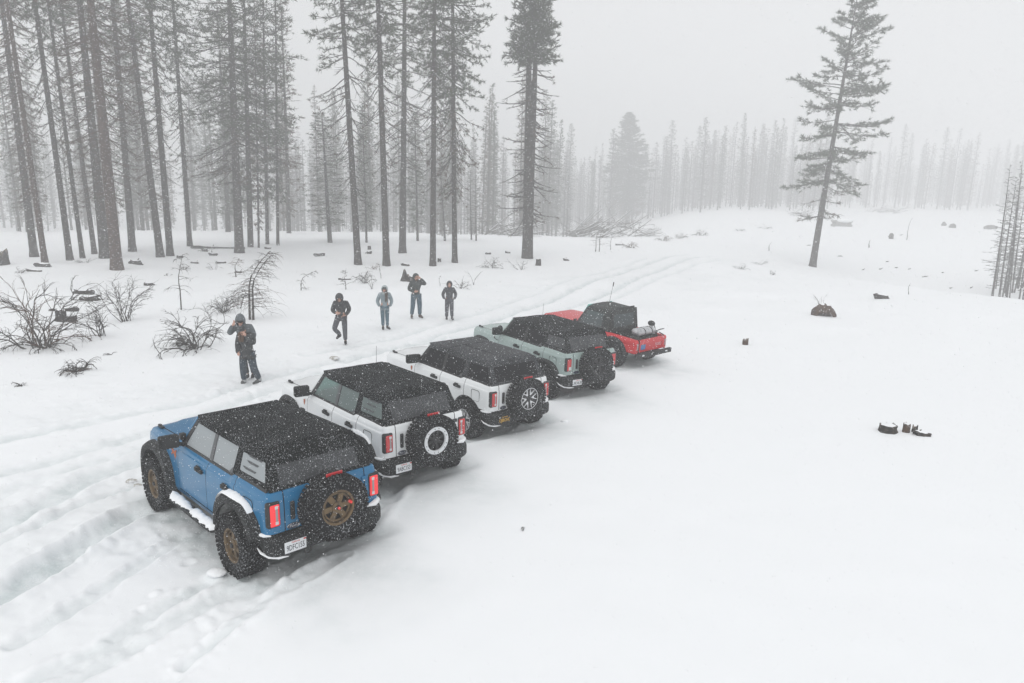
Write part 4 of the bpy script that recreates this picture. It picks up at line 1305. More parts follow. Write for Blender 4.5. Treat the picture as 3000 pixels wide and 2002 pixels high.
    # mirrors
    for s in (1, -1):
        mm = MB(); mm.box((1.96, s * 1.05, 1.42), (.13, .29, .205), 0, (0, 0, s * -.15)); mo = mm.build('wing_mirror', M_PLAST, root, bevel=.035, seg=3)
        ma = MB(); ma.box((2.00, s * .885, 1.345), (.07, .16, .05), 0, (s * .45, 0, 0)); ma.build('mirror_arm', M_PLAST, mo, bevel=.01)
        mg = MB(); mg.box((1.892, s * 1.045, 1.42), (.004, .23, .155), 0, (0, 0, s * -.15)); mg.build('mirror_glass', M_MIRROR, mo)
    if opts.get('pod_lamp'):
        for s in (1, -1):
            pd = MB(); pd.box((2.08, s * .80, 1.425), (.10, .09, .10)); pd.box((2.08, s * .80, 1.35), (.03, .03, .08)); po2 = pd.build('pod_lamp', M_TRIM, root, bevel=.02)
            pc = MB(); pc.box((2.135, s * .80, 1.425), (.008, .06, .06)); pc.build('lamp_glass', M_LENS_WHITE, po2)
    if opts.get('round_mirror'):
        pd = MB(); pd.ellipsoid((2.08, .88, 1.46), (.05, .085, .085), 14, 8); pd.build('spot_mirror', M_TRIM, root)
    # wing sights, decals, front end
    for s in (1, -1):
        sg = MB(); sg.box((3.30, s * .70, 1.268), (.17, .055, .035)); sg.box((3.36, s * .70, 1.285), (.07, .05, .03)); sg.build('wing_sight', M_TRIM, root, bevel=.01)
        kind = opts.get('decal', 'shield'); dc = MB()
        if kind == 'horse': poly, sc, cz_ = horse_poly(), 2.0, 1.135
        elif kind == 'script': poly, sc, cz_ = [(-.16, -.03), (-.10, -.02), (-.05, -.022), (.02, .0), (.05, .05), (.075, .06), (.07, .02), (.09, .0), (.07, -.012), (.02, -.018), (-.05, -.04)], 1.0, 1.14
        else: poly, sc, cz_ = [(-.030, .035), (0, .045), (.030, .035), (.026, -.01), (.006, -.055), (-.006, -.055), (-.026, -.01)], 1.15, 1.12
        dx = 2.24 if kind == 'shield' else 2.28
        Pp = [(dx + u * sc, cz_ + v * sc) for u, v in poly]
        area = sum(Pp[i - 1][0] * Pp[i][1] - Pp[i][0] * Pp[i - 1][1] for i in range(len(Pp)))
        Pp = Pp if (area < 0) == (s > 0) else Pp[::-1]
        dc.prism(Pp, lambda u, v, w: Vector((u, s * (yside(u) - (.010 if v > 1.12 else .006) + w), v)), .006)
        dc.build('wing_decal', M_ORANGE if kind != 'script' else M_TRIM, root)
    gr = MB(); gr.box((3.615, 0, 1.03), (.05, 1.42, .26)); gr.build('grille', M_TRIM, root, bevel=.02)
    for s in (1, -1):
        hl = MB(); hl.lathe([(.001, .03), (.085, .025), (.10, .0)], 20, Matrix.Translation((3.625, s * .56, 1.03)) @ Matrix.Rotation(-math.pi / 2, 4, 'Z')); hl.build('headlight', M_LENS_WHITE, root)
    fb = MB(); fb.box((3.70, 0, .66), (.22, 1.70, .22)); fb.build('front_bumper', M_PLAST, root, bevel=.05)
    if opts.get('antenna', True):
        an = MB(); an.tube([(2.32, -.76, 1.25), (2.30, -.76, 1.35), (2.26, -.76, 2.03)], [.008, .005, .003], 5); an.build('antenna', M_TRIM, root)
    # snow lying on flares and bumper
    if opts.get('snowy'):
        for s in (1, -1):
            il = MB(); ro, yo = opts.get('flare', (.63, .965))
            P = [[((R_ARCH - .022) * math.cos(a) , s * y, .47 + (R_ARCH - .022) * math.sin(a)) for y in np.linspace(.68, yo - .05, 4)] for a in np.radians(np.linspace(8, 66, 9))]
            il.grid([r[::s] for r in P]); il.build('snow', M_DIRTY_SNOW, root, 60)
            for ax, a0, a1, amp in ((0, 38, 128, .045), ):
                ro, yo = opts.get('flare', (.63, .965))
                sn = MB(); P = []; q = random.Random(17)
                for k in range(28):
                    a = math.radians(a0 + (a1 - a0) * k / 27); e = math.sin(math.pi * k / 27) ** .5
                    bx = 1 + .10 * abs(math.sin(2 * a)) ** 2
                    hh = amp * e * (.7 + .5 * q.random())
                    P.append([(ax + (ro * bx - .01 + hh * f2 + .004) * math.cos(a), s * (.875 + (yo - .03 - .875) * v), .47 + (ro * bx - .01 + hh * f2 + .004) * math.sin(a)) for v, f2 in ((0, .9), (.25, 1.0), (.6, .7), (.85, .35), (1.0 * e, -.25))])
                sn.grid([r[::-s] for r in P]); sn.build('snow', M_SNOWCAP, root, 60)
    if opts.get('bumper_snow', True):
        def bit(pts, rad, n=6):
            sn = MB(); sn.tube(pts, rad, n); sn.build('snow', M_SNOWCAP, bo, 60)
        bit([(-.50, .885, .775), (-.58, .888, .780), (-.68, .860, .782), (-.76, .80, .784)], [.012, .022, .024, .008], 6)
        bit([(-.52, .885, .565), (-.62, .880, .525), (-.74, .835, .50), (-.82, .74, .49), (-.86, .62, .485)], [.006, .018, .020, .022, .005], 6)
        bit([(-.60, -.875, .790), (-.72, -.83, .795), (-.80, -.74, .795), (-.82, -.60, .793)], [.02, .05, .045, .012], 7)
    return root

make_suv('blue', 'blue off-road car with black soft top and bronze wheels, nearest in the row', M_BLUE, M_FABRIC, M_PLAST, 'bronze',
         ('9DFC155', M_PLATE, M_INK, M_INKRED), G_MIST_SHEEN, G_MIST_SHEEN, M_VINYL,
         dict(antenna=False, flare=(.66, 1.005), arch=.56, track=.885, step=True, lit=True, decal='horse', snowy=True, pod_lamp=True, spare_spin=.35))
make_suv('white', 'white off-road car with black soft top and a white ringed spare wheel', M_WHITE, M_FABRIC, M_PLAST, 'beadlock',
         ('9ABC153', M_PLATE, M_INK, M_INKRED), G_CLEAR, G_CLEAR, M_VINYL,
         dict(flare=(.60, .955), arch=.545, low_window=False, snowy=True, lit=False))
make_suv('grey_top', 'white off-road car with dark grey hardtop and silver star spoke wheels', M_WHITE, M_HARD, None, 'star',
         ('OJBRONC', M_PLATEK, M_YELLOW, M_YELLOW), G_TINT, G_TINT, G_TINT,
         dict(antenna=False, arch=.515, hard=True, low_window=False, pod_lamp=True, spare_spin=.1))
make_suv('sage', 'sage green off-road car with black soft top and all black wheels', M_SAGE, M_FABRIC, M_PLAST, 'black',
         ('U83630', M_PLATE, M_INK, M_INKRED), G_TINT, M_VINYL, M_VINYL,
         dict(flare=(.60, .955), arch=.545, low_window=False, c_lamp=False, decal='script', round_mirror=True, oval_letters=False))
# ------------------------------------------------------------------ the old red half-cab
def make_classic():
    cx, cyy, yaw, cz, tl, rl = RED_POSE
    root = empty('parked_car', (cx, cyy, cz), (rl, -tl, math.radians(yaw)))
    tag(root, 'red vintage half-cab truck with black soft cab and loaded bed, farthest in the row', 'car', 'off-road cars parked in a row')
    AX = (0, 2.34); WZ = .43
    def yside(x): return float(np.interp(x, [-.8, -.3, 1.6, 2.4, 3.0], [.80, .835, .84, .82, .765]))
    def lo(x, y):
        if abs(y) < .70 and x < -.5: return .62
        z = .52 if x > -.40 else .60
        if x > 2.75: z = .66
        for ax, r in ((0, .47), (2.34, .46)):
            d = abs(x - ax)
            if d < r: z = max(z, WZ + (r * r - d * d) ** .5)
        return z
    def top(x, y): return float(np.interp(x, [-.8, 1.5, 1.7, 3.0], [1.005, 1.005, 1.04, 1.00]))
    k = 1.005 / 1.285
    rows = [(.52, .03), (.56, .01), (.60, .004), (.66, 0), (.74, 0), (.80, 0), (.812, .006), (.82, .014), (.834, .016), (.846, .008), (.90, .006), (.94, .012), (.965, .022), (.985, .036), (1.0, .06), (1.005, .085), (1.005, .13)]
    ring = Ring(stations(3.14, .72, -.80, .655, .055, yside, [1.53, 1.52, .52, .51], .035), rows, lo, top, .8)
    door = lambda x, y, z, nx, j: .52 < x < 1.52 and z > .60
    gate = lambda x, y, z, nx, j: x < -.79 and abs(y) < .635
    gap = lambda x, y, z, nx, j: z > .60 and (.51 < x < .52 or 1.52 < x < 1.53) or (x < -.79 and .635 <= abs(y) < .656)
    body = ring.panel(lambda *a: not (door(*a) or gate(*a) or gap(*a)))
    for s in (1, -1):                                   # bed rails and scuttle
        body.box((-.12, s * .69, .98), (1.28, .045, .05)); body.box((-.12, s * .665, .86), (1.28, .02, .26))
    body.build('body', M_RED, root, 32)
    for s in (1, -1):
        d = ring.panel(lambda x, y, z, nx, j: door(x, y, z, nx, j) and y * s > 0).build('door', M_RED, root, 32)
        h = MB(); h.box((.62, s * .845, .88), (.12, .03, .028)); h.build('handle', M_CHROME, d, bevel=.008)
    ring.panel(lambda x, y, z, nx, j: j < 15 and (x > .2 or abs(y) > .5), off=.014).build('inner_shell', M_DARK, root, 32)
    # tailgate with its sunk panel
    g = MB()
    def T(y, z, d): return Vector((-.815 + d, y, z))
    def strip(y0, y1, z0, z1, d): g.add([T(y0, z0, d), T(y1, z0, d), T(y1, z1, d), T(y0, z1, d)], [(0, 3, 2, 1)])
    Y0, Y1, Z0, Z1 = -.56, .56, .685, .865
    strip(-.635, .635, Z1, 1.005, 0); strip(-.635, .635, .63, Z0, 0); strip(-.635, Y0, Z0, Z1, 0); strip(Y1, .635, Z0, Z1, 0)
    strip(Y0, Y1, Z0, Z1, .028)
    for a, b_ in (((Y0, Z1), (Y1, Z1)), ((Y0, Z0), (Y1, Z0)), ((Y0, Z0), (Y0, Z1)), ((Y1, Z0), (Y1, Z1))):
        g.add([T(*a, 0), T(*b_, 0), T(*b_, .028), T(*a, .028)], [(0, 1, 2, 3)])
    g.add([T(-.635, 1.005, 0), T(.635, 1.005, 0), T(.635, 1.005, .05), T(-.635, 1.005, .05)], [(0, 1, 2, 3)])
    go = g.build('tailgate', M_RED, root, None)
    M_LETTER = mat('faded_letters', (.62, .40, .43), .5)
    rear_text('FORD', 'tailgate_lettering', .135, (-.7895, -.37, .775), M_LETTER, go, .95)
    M_PBLUE = mat('plate_blue', (.035, .16, .42), .5, noise=(40, (.30, .36, .20), .55, .7))
    pl = MB(); pl.box((-.795, .43, .770), (.012, .26, .155)); pl.build('number_plate', M_PBLUE, go, bevel=.004)
    for s in (1, -1):
        t = MB(); t.box((-.805, s * .705, .80), (.03, .055, .20)); to = t.build('tail_light', M_CHROME, root, bevel=.012)
        l = MB(); l.box((-.822, s * .705, .80), (.012, .036, .17)); l.build('lens', mat('pale_red_lens', (.38, .16, .18), .3), to, bevel=.005)
    # bonnet
    hd = MB(); G = []
    for x in np.linspace(3.12, 1.62, 10):
        G.append([(x, y, top(x, 0) + .035 * (1 - (abs(y) / .70) ** 2.5) - .05 * max(0, (x - 2.97) / .15) ** 2 - .003) for y in np.linspace(-.70, .70, 13)])
    hd.grid([r[::-1] for r in G]); hd.build('bonnet', M_RED, root, 40)
    ub = MB(); ub.box((1.1, 0, .60), (3.5, 1.1, .20)); ub.box((1.9, 0, .80), (1.9, 1.2, .28)); ub.build('underbody', M_DARK, root)
    bd = MB(); bd.box((-.22, 0, .70), (1.08, 1.32, .04)); bd.box((.33, 0, .86), (.03, 1.32, .30)); bd.build('bed_floor', M_PLAST, root)
    # arches
    for ax in AX:
        for s in (1, -1):
            fl = MB(); P = []
            ra = .46
            for q in range(25):
                a = math.radians(4 + 170 * q / 24); ca, sa = math.cos(a), math.sin(a)
                P.append([(ax + (ra + .075) * ca, s * .826, WZ + (ra + .075) * sa), (ax + (ra + .06) * ca, s * .90, WZ + (ra + .06) * sa), (ax + (ra + .01) * ca, s * .935, WZ + (ra + .01) * sa), (ax + (ra - .02) * ca, s * .925, WZ + (ra - .02) * sa), (ax + (ra - .01) * ca, s * .62, WZ + (ra - .01) * sa)])
            fl.grid([r[::-s] for r in P]); fl.build('wheel_flare', M_PLAST, root, 50)
            wheel('wheel', root, (ax, s * .80, .425), s, 'classic', 'classic', spin=ax + s)
    # bumper with three slots
    bp = MB(); X0, X1 = -.97, -.885
    def slab(y0, y1, z0, z1): bp.box(((X0 + X1) / 2, (y0 + y1) / 2, (z0 + z1) / 2), (X1 - X0, y1 - y0, z1 - z0))
    slots = [(.50, .65), (.10, .18), (-.68, -.53)]
    ys = [-.86] + [v for p in slots[::-1] for v in p] + [.86]
    for i in range(0, len(ys), 2): slab(ys[i], ys[i + 1], .50, .63)
    for a, b_ in slots: slab(a, b_, .50, .538); slab(a, b_, .592, .63)
    for y in (.4, -.4): bp.box((-.82, y, .565), (.16, .08, .08))
    bpo = bp.build('rear_bumper', M_PLAST, root, 30)
    sn = MB()
    for a, b_ in slots: sn.box((-.93, (a + b_) / 2, .565), (.05, b_ - a - .012, .050))
    sn.build('snow', M_SNOWCAP, bpo, bevel=.008)
    fb = MB(); fb.box((3.24, 0, .68), (.10, 1.62, .13)); fb.build('front_bumper', M_CHROME, root, bevel=.02)
    gr = MB(); gr.box((3.15, 0, .86), (.03, 1.22, .20)); gr.build('grille', M_SILVER, root, bevel=.02)
    for s in (1, -1):
        hl = MB(); hl.lathe([(.001, .02), (.08, .015), (.09, 0)], 18, Matrix.Translation((3.16, s * .52, .86)) @ Matrix.Rotation(-math.pi / 2, 4, 'Z')); hl.build('headlight', M_LENS_WHITE, root)
    # black soft cab
    HR = 1.65
    def C(x, z, s, off=0.0): return Vector((x, s * (.735 - (z - 1.0) * .17 + off), z))
    cab = MB()
    def spoly(poly, s, th=.03, b=cab, off=0.0):
        pp = poly if s > 0 else poly[::-1]
        b.prism(pp, lambda u, v, w: C(u, v, s, off - th + w), th)
    xr = lambda z: .30 + (z - 1.0) * .07                  # back of the cab leans a little
    for s in (1, -1):
        spoly([(1.66, 1.0), (1.33, HR - .08), (1.25, HR - .08), (1.55, 1.0)], s)
        spoly([(.62, 1.0), (.64, HR - .14), (xr(HR - .06), HR - .06), (xr(1.0), 1.0)], s)
        spoly([(1.29, HR - .14), (1.33, HR - .05), (xr(HR - .05), HR - .05), (.64, HR - .14)], s)
        spoly([(1.56, 1.0), (1.55, 1.035), (.62, 1.035), (.62, 1.0)], s)
        w = MB(); spoly([(1.545, 1.035), (1.28, HR - .14), (.64, HR - .14), (.625, 1.035)], s, .006, w, -.012); w.build('side_window', G_TINT2, root)
    G = []
    sec = [(.615, HR - .10), (.608, HR - .06), (.585, HR - .02), (.53, HR + .010), (.42, HR + .032), (.25, HR + .05), (0, HR + .056)]
    sec = sec + [(-y, z) for y, z in sec[::-1][1:]]
    for x in list(np.linspace(1.36, 1.2, 4)) + list(np.linspace(1.1, .46, 9)) + [.42, .385, .36]:
        d = (-.05 * ((x - 1.2) / .16) ** 2 if x > 1.2 else 0) - (.05 * ((.45 - x) / .09) ** 2 if x < .45 else 0)
        G.append([(x, y, z + d - .008 * abs(math.sin(math.pi * (x - .4) / .8)) * (1 - (y / .62) ** 4)) for y, z in sec])
    cab.grid(G)
    def B(y, z, off): return Vector((xr(z) - off, y, z))
    for y0, y1, z0, z1 in ((-.70, -.50, 1.0, 1.66), (.50, .70, 1.0, 1.66), (-.50, .50, 1.0, 1.12), (-.50, .50, 1.52, 1.72)):
        f = lambda y, z: y if abs(y) < .6 else math.copysign(.735 - (z - 1.0) * .17, y)
        cab.prism([(f(y0, z0), z0), (f(y1, z0), z0), (f(y1, z1), z1), (f(y0, z1), z1)], lambda u, v, w: B(u, v, w - .03), .03)
    cab.build('soft_cab', M_CAB, root, 45)
    w = MB(); w.prism([(-.505, 1.115), (.505, 1.115), (.505, 1.525), (-.505, 1.525)], lambda u, v, w_: B(u, v, w_ - .018), .006); w.build('rear_window', G_TINT2, root)
    ws = MB(); ws.prism([(-.66, 1.03), (.66, 1.03), (.60, 1.66), (-.60, 1.66)], lambda u, v, w_: Vector((1.63 - (v - 1.03) * .47 - w_, u, v)), .006); ws.build('windscreen', G_WIND, root)
    it = MB(); it.box((1.45, 0, .95), (.2, 1.25, .2)); it.build('dashboard', M_SEAT, root, bevel=.03)
    sw = MB(); sw.tube([(1.28 + .05 * math.sin(a), .34 + .18 * math.cos(a), 1.10 + .17 * math.sin(a)) for a in np.linspace(0, 2 * math.pi, 18)], .014, 6, caps=False); sw.build('steering_wheel', M_TRIM, root)
    for sy in (.33, -.33):
        se = MB(); se.box((.85, sy, .82), (.45, .48, .14)); se.box((.62, sy, 1.08), (.12, .46, .50), 0, (0, -.15, 0)); se.build('seat', M_SEAT, root, bevel=.03)
    for s in (1, -1):
        m = MB(); m.box((1.58, s * .86, 1.12), (.05, .12, .09)); m.tube([(1.58, s * .74, 1.02), (1.58, s * .84, 1.10)], .012, 5); m.build('wing_mirror', M_TRIM, root, bevel=.015)
    an = MB(); an.tube([(1.55, -.68, 1.02), (1.50, -.69, 1.6), (1.44, -.70, 2.18)], [.008, .006, .004], 5); an.tube([(1.44, -.70, 2.12), (1.425, -.70, 2.26)], [.016, .016], 6); an.build('antenna', M_TRIM, root)
    return root
M_CAB = speckled('vinyl_cab_top', (.036, .040, .039), .75, .4, spec=.15)
G_TINT2 = glass('smoked_glass', (.30, .38, .38), (.20, .235, .245), .50, 1.9)  # lighter film colour stands in for reflections on the panes
RED = make_classic()

# cargo in the open bed: things of their own, resting on the bed floor
def in_bed(name, label, cat):
    o = empty(name, RED.location, RED.rotation_euler); return tag(o, label, cat)
def wrapped_bundle():
    o = in_bed('wrapped_bundle', 'long bundle wrapped in whitish plastic and strapped on the truck bed', 'bundle')
    m = mat('plastic_wrap', (.50, .51, .53), .35, spec=.6, noise=(9, (.33, .34, .36), .42, .6), bump=(12, .8, .03))
    b = MB(); q = random.Random(6); P = []
    for i in range(23):
        u = i / 22; y = .40 - .92 * u
        pinch = 1 - .16 * math.exp(-((u - .36) / .03) ** 2) - .14 * math.exp(-((u - .74) / .03) ** 2)
        e = min(1, (min(u, 1 - u) / .10) + .25) * pinch
        P.append([(-.42 + .185 * e * math.cos(a) * q.uniform(.94, 1.06), y, 1.135 + .12 * e * math.sin(a) * q.uniform(.93, 1.07)) for a in np.linspace(0, 2 * math.pi, 15)])
    b.grid(P); b.add(P[0], [tuple(range(15))]); b.add(P[-1], [tuple(range(15))[::-1]]); b.build('wrap', m, o, 60)
    for y in (.07, -.28):
        s = MB(); s.tube([(-.42 + .17 * math.cos(a), y, 1.135 + .112 * math.sin(a)) for a in np.linspace(0, 2 * math.pi, 16)], .010, 5, caps=False); s.build('strap', M_TRIM, o)
wrapped_bundle()
def bed_bags():
    m = speckled('dark_canvas', (.025, .024, .022), .9, .4)
    for i, (lab, c, r) in enumerate([('dark duffel bag under the wrapped bundle at the near end of the truck bed', (-.45, .36, .87), (.25, .26, .155)),
                                     ('dark duffel bag in the middle of the truck bed under the bundle', (-.45, -.10, .87), (.25, .22, .15)),
                                     ('dark duffel bag at the far end of the truck bed beside the camp frame', (-.45, -.50, .86), (.22, .15, .145))]):
        o = in_bed('duffel_bag', lab, 'bag'); b = MB(); b.ellipsoid(c, r, 14, 9, jit=.10, seed=i); b.build('fabric', m, o, 60)
        s = MB(); s.tube([(c[0], c[1] + r[1] * .97 * math.cos(a), c[2] + .005 + r[2] * 1.0 * math.sin(a)) for a in np.linspace(.25, math.pi - .25, 9)], .013, 5); s.build('strap', M_TRIM, o)
bed_bags()
def camp_frame():
    o = in_bed('camp_frame', 'black tubular camp frame with a round padded top at the right of the truck bed', 'camp gear')
    b = MB()
    for y in (-.55, -.64):
        b.tube([(-.30, y, .72), (-.55, y, 1.12), (-.70, y - .02, 1.20)], .014, 6); b.tube([(-.65, y, .72), (-.42, y, 1.15), (-.36, y, 1.26)], .014, 6)
    b.tube([(-.70, -.50, 1.20), (-.72, -.68, 1.20)], .014, 6); b.tube([(-.66, -.52, 1.10), (-.74, -.66, 1.02), (-.74, -.66, .98)], .014, 6)
    b.tube([(-.36, -.50, 1.26), (-.36, -.66, 1.26)], .014, 6)
    b.build('frame', M_TRIM, o)
    p = MB(); p.ellipsoid((-.36, -.50, 1.31), (.12, .10, .085), 14, 8); p.build('pad', M_SEAT, o, 60)
camp_frame()
# ------------------------------------------------------------------ people
M_SKIN = mat('skin', (.52, .30, .23), .55)
M_HAIR_D = mat('dark_hair', (.045, .030, .022), .6, bump=(40, .8, .02))
M_HAIR_B = mat('brown_hair', (.10, .055, .032), .6, bump=(40, .8, .02))
M_BLACKCOAT = speckled('black_coat_cloth', (.022, .024, .026), .85, .45, 70)
M_GREENCOAT = speckled('dark_green_coat_cloth', (.028, .036, .034), .85, .45, 70)
M_DARKCOAT = speckled('charcoal_coat_cloth', (.040, .042, .048), .85, .4, 70)
M_GREYCOAT = speckled('blue_grey_coat_cloth', (.20, .25, .275), .8, .3, 70)
M_GREYHOOD = speckled('grey_hood_cloth', (.115, .13, .14), .9, .3, 70)
M_PALEHOOD = speckled('pale_hood_lining', (.38, .43, .44), .9, .3, 70)
M_JEAN = speckled('blue_jeans', (.060, .115, .150), .85, .3, 70)
M_JEAN2 = speckled('teal_jeans', (.045, .085, .115), .85, .3, 70)
M_DARKJ = speckled('dark_trousers', (.032, .038, .048), .85, .35, 70)
M_GREYJ = speckled('grey_trousers', (.060, .063, .075), .85, .35, 70)
M_NAVY = speckled('navy_trousers', (.030, .045, .062), .85, .35, 70)
M_BOOT = mat('black_boot', (.018, .017, .017), .6)
M_BOOTB = mat('brown_boot', (.050, .030, .022), .6)
M_SHOE = mat('grey_shoe', (.085, .09, .09), .7)
M_SOCK = mat('grey_sock', (.36, .37, .38), .9)
M_EYE = mat('eye', (.02, .015, .012), .3)
M_LIP = mat('lip', (.42, .16, .14), .5)

def skin_mesh(name, joints, edges, mats, root=0, sub=2):
    """joints: (x, y, z, rx, ry)"""
    me = bpy.data.meshes.new(name + '_skeleton')
    me.from_pydata([j[:3] for j in joints], edges, [])
    o = bpy.data.objects.new(name + '_skeleton', me); col.objects.link(o)
    sk = o.modifiers.new('skin', 'SKIN'); sk.use_smooth_shade = True
    for i, j in enumerate(joints):
        sv = me.skin_vertices[0].data[i]; sv.radius = (j[3], j[4] if len(j) > 4 else j[3]); sv.use_root = (i == root)
    ss = o.modifiers.new('sub', 'SUBSURF'); ss.levels = sub; ss.render_levels = sub
    dg = bpy.context.evaluated_depsgraph_get(); dg.update()
    out = bpy.data.meshes.new_from_object(o.evaluated_get(dg))
    bpy.data.objects.remove(o); bpy.data.meshes.remove(me)
    out.materials.clear()
    for m in mats: out.materials.append(m)
    out.polygons.foreach_set('use_smooth', [True] * len(out.polygons))
    out.name = name
    return out

def hand_into(b, w, d, side, curl=.5, sc=1.0):
    """palm, four unequal bent fingers and a thumb; d points along the hand, side is the thumb side"""
    d = d.normalized(); side = (side - d * side.dot(d)).normalized(); up = d.cross(side)
    R = Matrix((side, d, up)).transposed()
    b.ellipsoid(w + d * .048 * sc, (.042 * sc, .055 * sc, .018 * sc), 10, 6, rot=R)
    for i, L in enumerate((.070, .080, .075, .058)):
        base = w + d * .088 * sc + side * (.030 - .020 * i) * sc
        p = [base]; q = base; dd = d.copy()
        for k in range(3):
            dd = (dd - up * curl * .55).normalized(); q = q + dd * L / 3 * sc; p.append(q)
        b.tube(p, [.0098 * sc, .0094 * sc, .0086 * sc, .006 * sc], 6)
    t0 = w + d * .03 * sc + side * .036 * sc
    t1 = t0 + (side * .75 + d * .7).normalized() * .036 * sc; t2 = t1 + (d * .9 + side * .2 - up * curl * .5).normalized() * .032 * sc
    b.tube([t0 - side * .01, t1, t2], [.013 * sc, .011 * sc, .008 * sc], 6)

def person(key, label, p, H=1.75, yaw=0.0, pose=None, coat=None, trousers=None, boots=None, hood=None, hair=None, beanie=None, hem=.80, face_pitch=0.0, face_yaw=0.0, group=None,
           coat_w=1.0, socks=None, hands=(True, True), point=0.0, face_open=.62, sleeve=None, leg_w=1.0, curl=(.6, .6), beard=False):
    s = H / 1.75
    J = dict(pel=(0, 0, .95), sp=(0, .01, 1.13), ch=(0, .01, 1.33), nk=(0, 0, 1.475), hd=(0, -.025, 1.615),
             shL=(.185, .01, 1.415), elL=(.255, .04, 1.14), wrL=(.235, -.07, .90), shR=(-.185, .01, 1.415), elR=(-.255, .04, 1.14), wrR=(-.235, -.07, .90),
             hpL=(.095, 0, .90), knL=(.11, -.02, .50), anL=(.115, .03, .10), toL=(.14, -.13, .035), hpR=(-.095, 0, .90), knR=(-.11, -.02, .50), anR=(-.115, .03, .10), toR=(-.14, -.13, .035))
    J.update(pose or {})
    J = {k: Vector(v) * s for k, v in J.items()}
    root = empty('person', p, (0, 0, yaw)); root['label'] = label; root['category'] = 'person'
    if group: root['group'] = group
    # body: one continuous skin with head, face and hands
    nm = ['pel', 'sp', 'ch', 'nk', 'shL', 'elL', 'wrL', 'shR', 'elR', 'wrR', 'hpL', 'knL', 'anL', 'hpR', 'knR', 'anR']
    rad = dict(pel=.13, sp=.12, ch=.13, nk=.055, shL=.06, elL=.042, wrL=.028, shR=.06, elR=.042, wrR=.028, hpL=.085, knL=.055, anL=.04, hpR=.085, knR=.055, anR=.04)
    idx = {n: i for i, n in enumerate(nm)}
    E = [(a, b) for a, b in [('pel', 'sp'), ('sp', 'ch'), ('ch', 'nk'), ('ch', 'shL'), ('shL', 'elL'), ('elL', 'wrL'), ('ch', 'shR'), ('shR', 'elR'), ('elR', 'wrR'), ('pel', 'hpL'), ('hpL', 'knL'), ('knL', 'anL'), ('pel', 'hpR'), ('hpR', 'knR'), ('knR', 'anR')]]
    bm_ = skin_mesh('body', [(*J[n], rad[n] * s) for n in nm], [(idx[a], idx[b]) for a, b in E], [M_SKIN])
    b = MB(); b.add([v.co for v in bm_.vertices], [tuple(f.vertices) for f in bm_.polygons]); bpy.data.meshes.remove(bm_)
    HR_ = Matrix.Rotation(face_yaw, 3, 'Z') @ Matrix.Rotation(face_pitch, 3, 'X')
    hc = J['hd']
    def hp(x, y, z): return hc + HR_ @ (Vector((x, y, z)) * s)
    b.tube([J['nk'] - Vector((0, 0, .03)), J['nk'], hc], [.055 * s, .054 * s, .05 * s], 10)
    b.ellipsoid(hp(0, .015, .02), (.076 * s, .096 * s, .112 * s), 16, 12, rot=HR_)
    b.ellipsoid(hp(0, -.018, -.045), (.058 * s, .070 * s, .078 * s), 14, 9, rot=HR_)          # jaw
    b.ellipsoid(hp(0, -.098, -.012), (.014 * s, .022 * s, .026 * s), 8, 6, rot=HR_)           # nose
    for e in (1, -1): b.ellipsoid(hp(e * .078, .015, -.005), (.012 * s, .022 * s, .034 * s), 8, 6, rot=HR_)
    b.add([hp(-.03, -.086, -.062), hp(.03, -.086, -.062), hp(.02, -.09, -.074), hp(-.02, -.09, -.074)], [(0, 1, 2, 3)], 2)
    b.ellipsoid(hp(0, -.080, -.066), (.026 * s, .012 * s, .008 * s), 8, 5, 2, rot=HR_)
    for e in (1, -1): b.ellipsoid(hp(e * .032, -.077, .018), (.013 * s, .010 * s, .008 * s), 8, 5, 1, rot=HR_)
    for e in (1, -1): b.ellipsoid(hp(e * .033, -.080, .040), (.020 * s, .008 * s, .005 * s), 8, 5, 1, rot=HR_)
    for i, L in enumerate('LR'):
        if hands[i]:
            w, e = J['wr' + L], J['el' + L]
            dv = (w - e).normalized()
            dv = Vector(pose['hd' + L]) if pose and 'hd' + L in pose else dv
            th = Vector(pose['th' + L]) if pose and 'th' + L in pose else Vector((-1 if L == 'L' else 1, -.6, 0))
            hand_into(b, w, dv, th, curl[i], s)
    b.build('body', [M_SKIN, M_EYE, M_LIP], root, 70)
    # coat
    cw = coat_w
    hz = hem * s
    cj = [('pel', .155 * cw, .125 * cw), ('sp', .150 * cw, .125 * cw), ('ch', .165 * cw, .130 * cw), ('nk', .072, .072), ('shL', .098, .094), ('elL', .082, .080), ('wrL', .058, .056), ('shR', .098, .094), ('elR', .082, .080), ('wrR', .058, .056)]
    JJ = [(*J[n], a * s, c * s) for n, a, c in cj]
    pel = J['pel']; JJ.append((pel.x, pel.y, hz + .04, .165 * cw * s, .130 * cw * s))
    ci = {n[0]: i for i, n in enumerate(cj)}
    CE = [(ci[a], ci[c]) for a, c in [('pel', 'sp'), ('sp', 'ch'), ('ch', 'nk'), ('ch', 'shL'), ('shL', 'elL'), ('elL', 'wrL'), ('ch', 'shR'), ('shR', 'elR'), ('elR', 'wrR')]] + [(0, len(JJ) - 1)]
    link_mesh('coat', skin_mesh('coat', JJ, CE, [coat]), root)
    lw = leg_w
    tj = [('pel', .135, .115), ('hpL', .100 * lw, .100 * lw), ('knL', .078 * lw, .078 * lw), ('anL', .062 * lw, .062 * lw), ('hpR', .100 * lw, .100 * lw), ('knR', .078 * lw, .078 * lw), ('anR', .062 * lw, .062 * lw)]
    ti = {n[0]: i for i, n in enumerate(tj)}
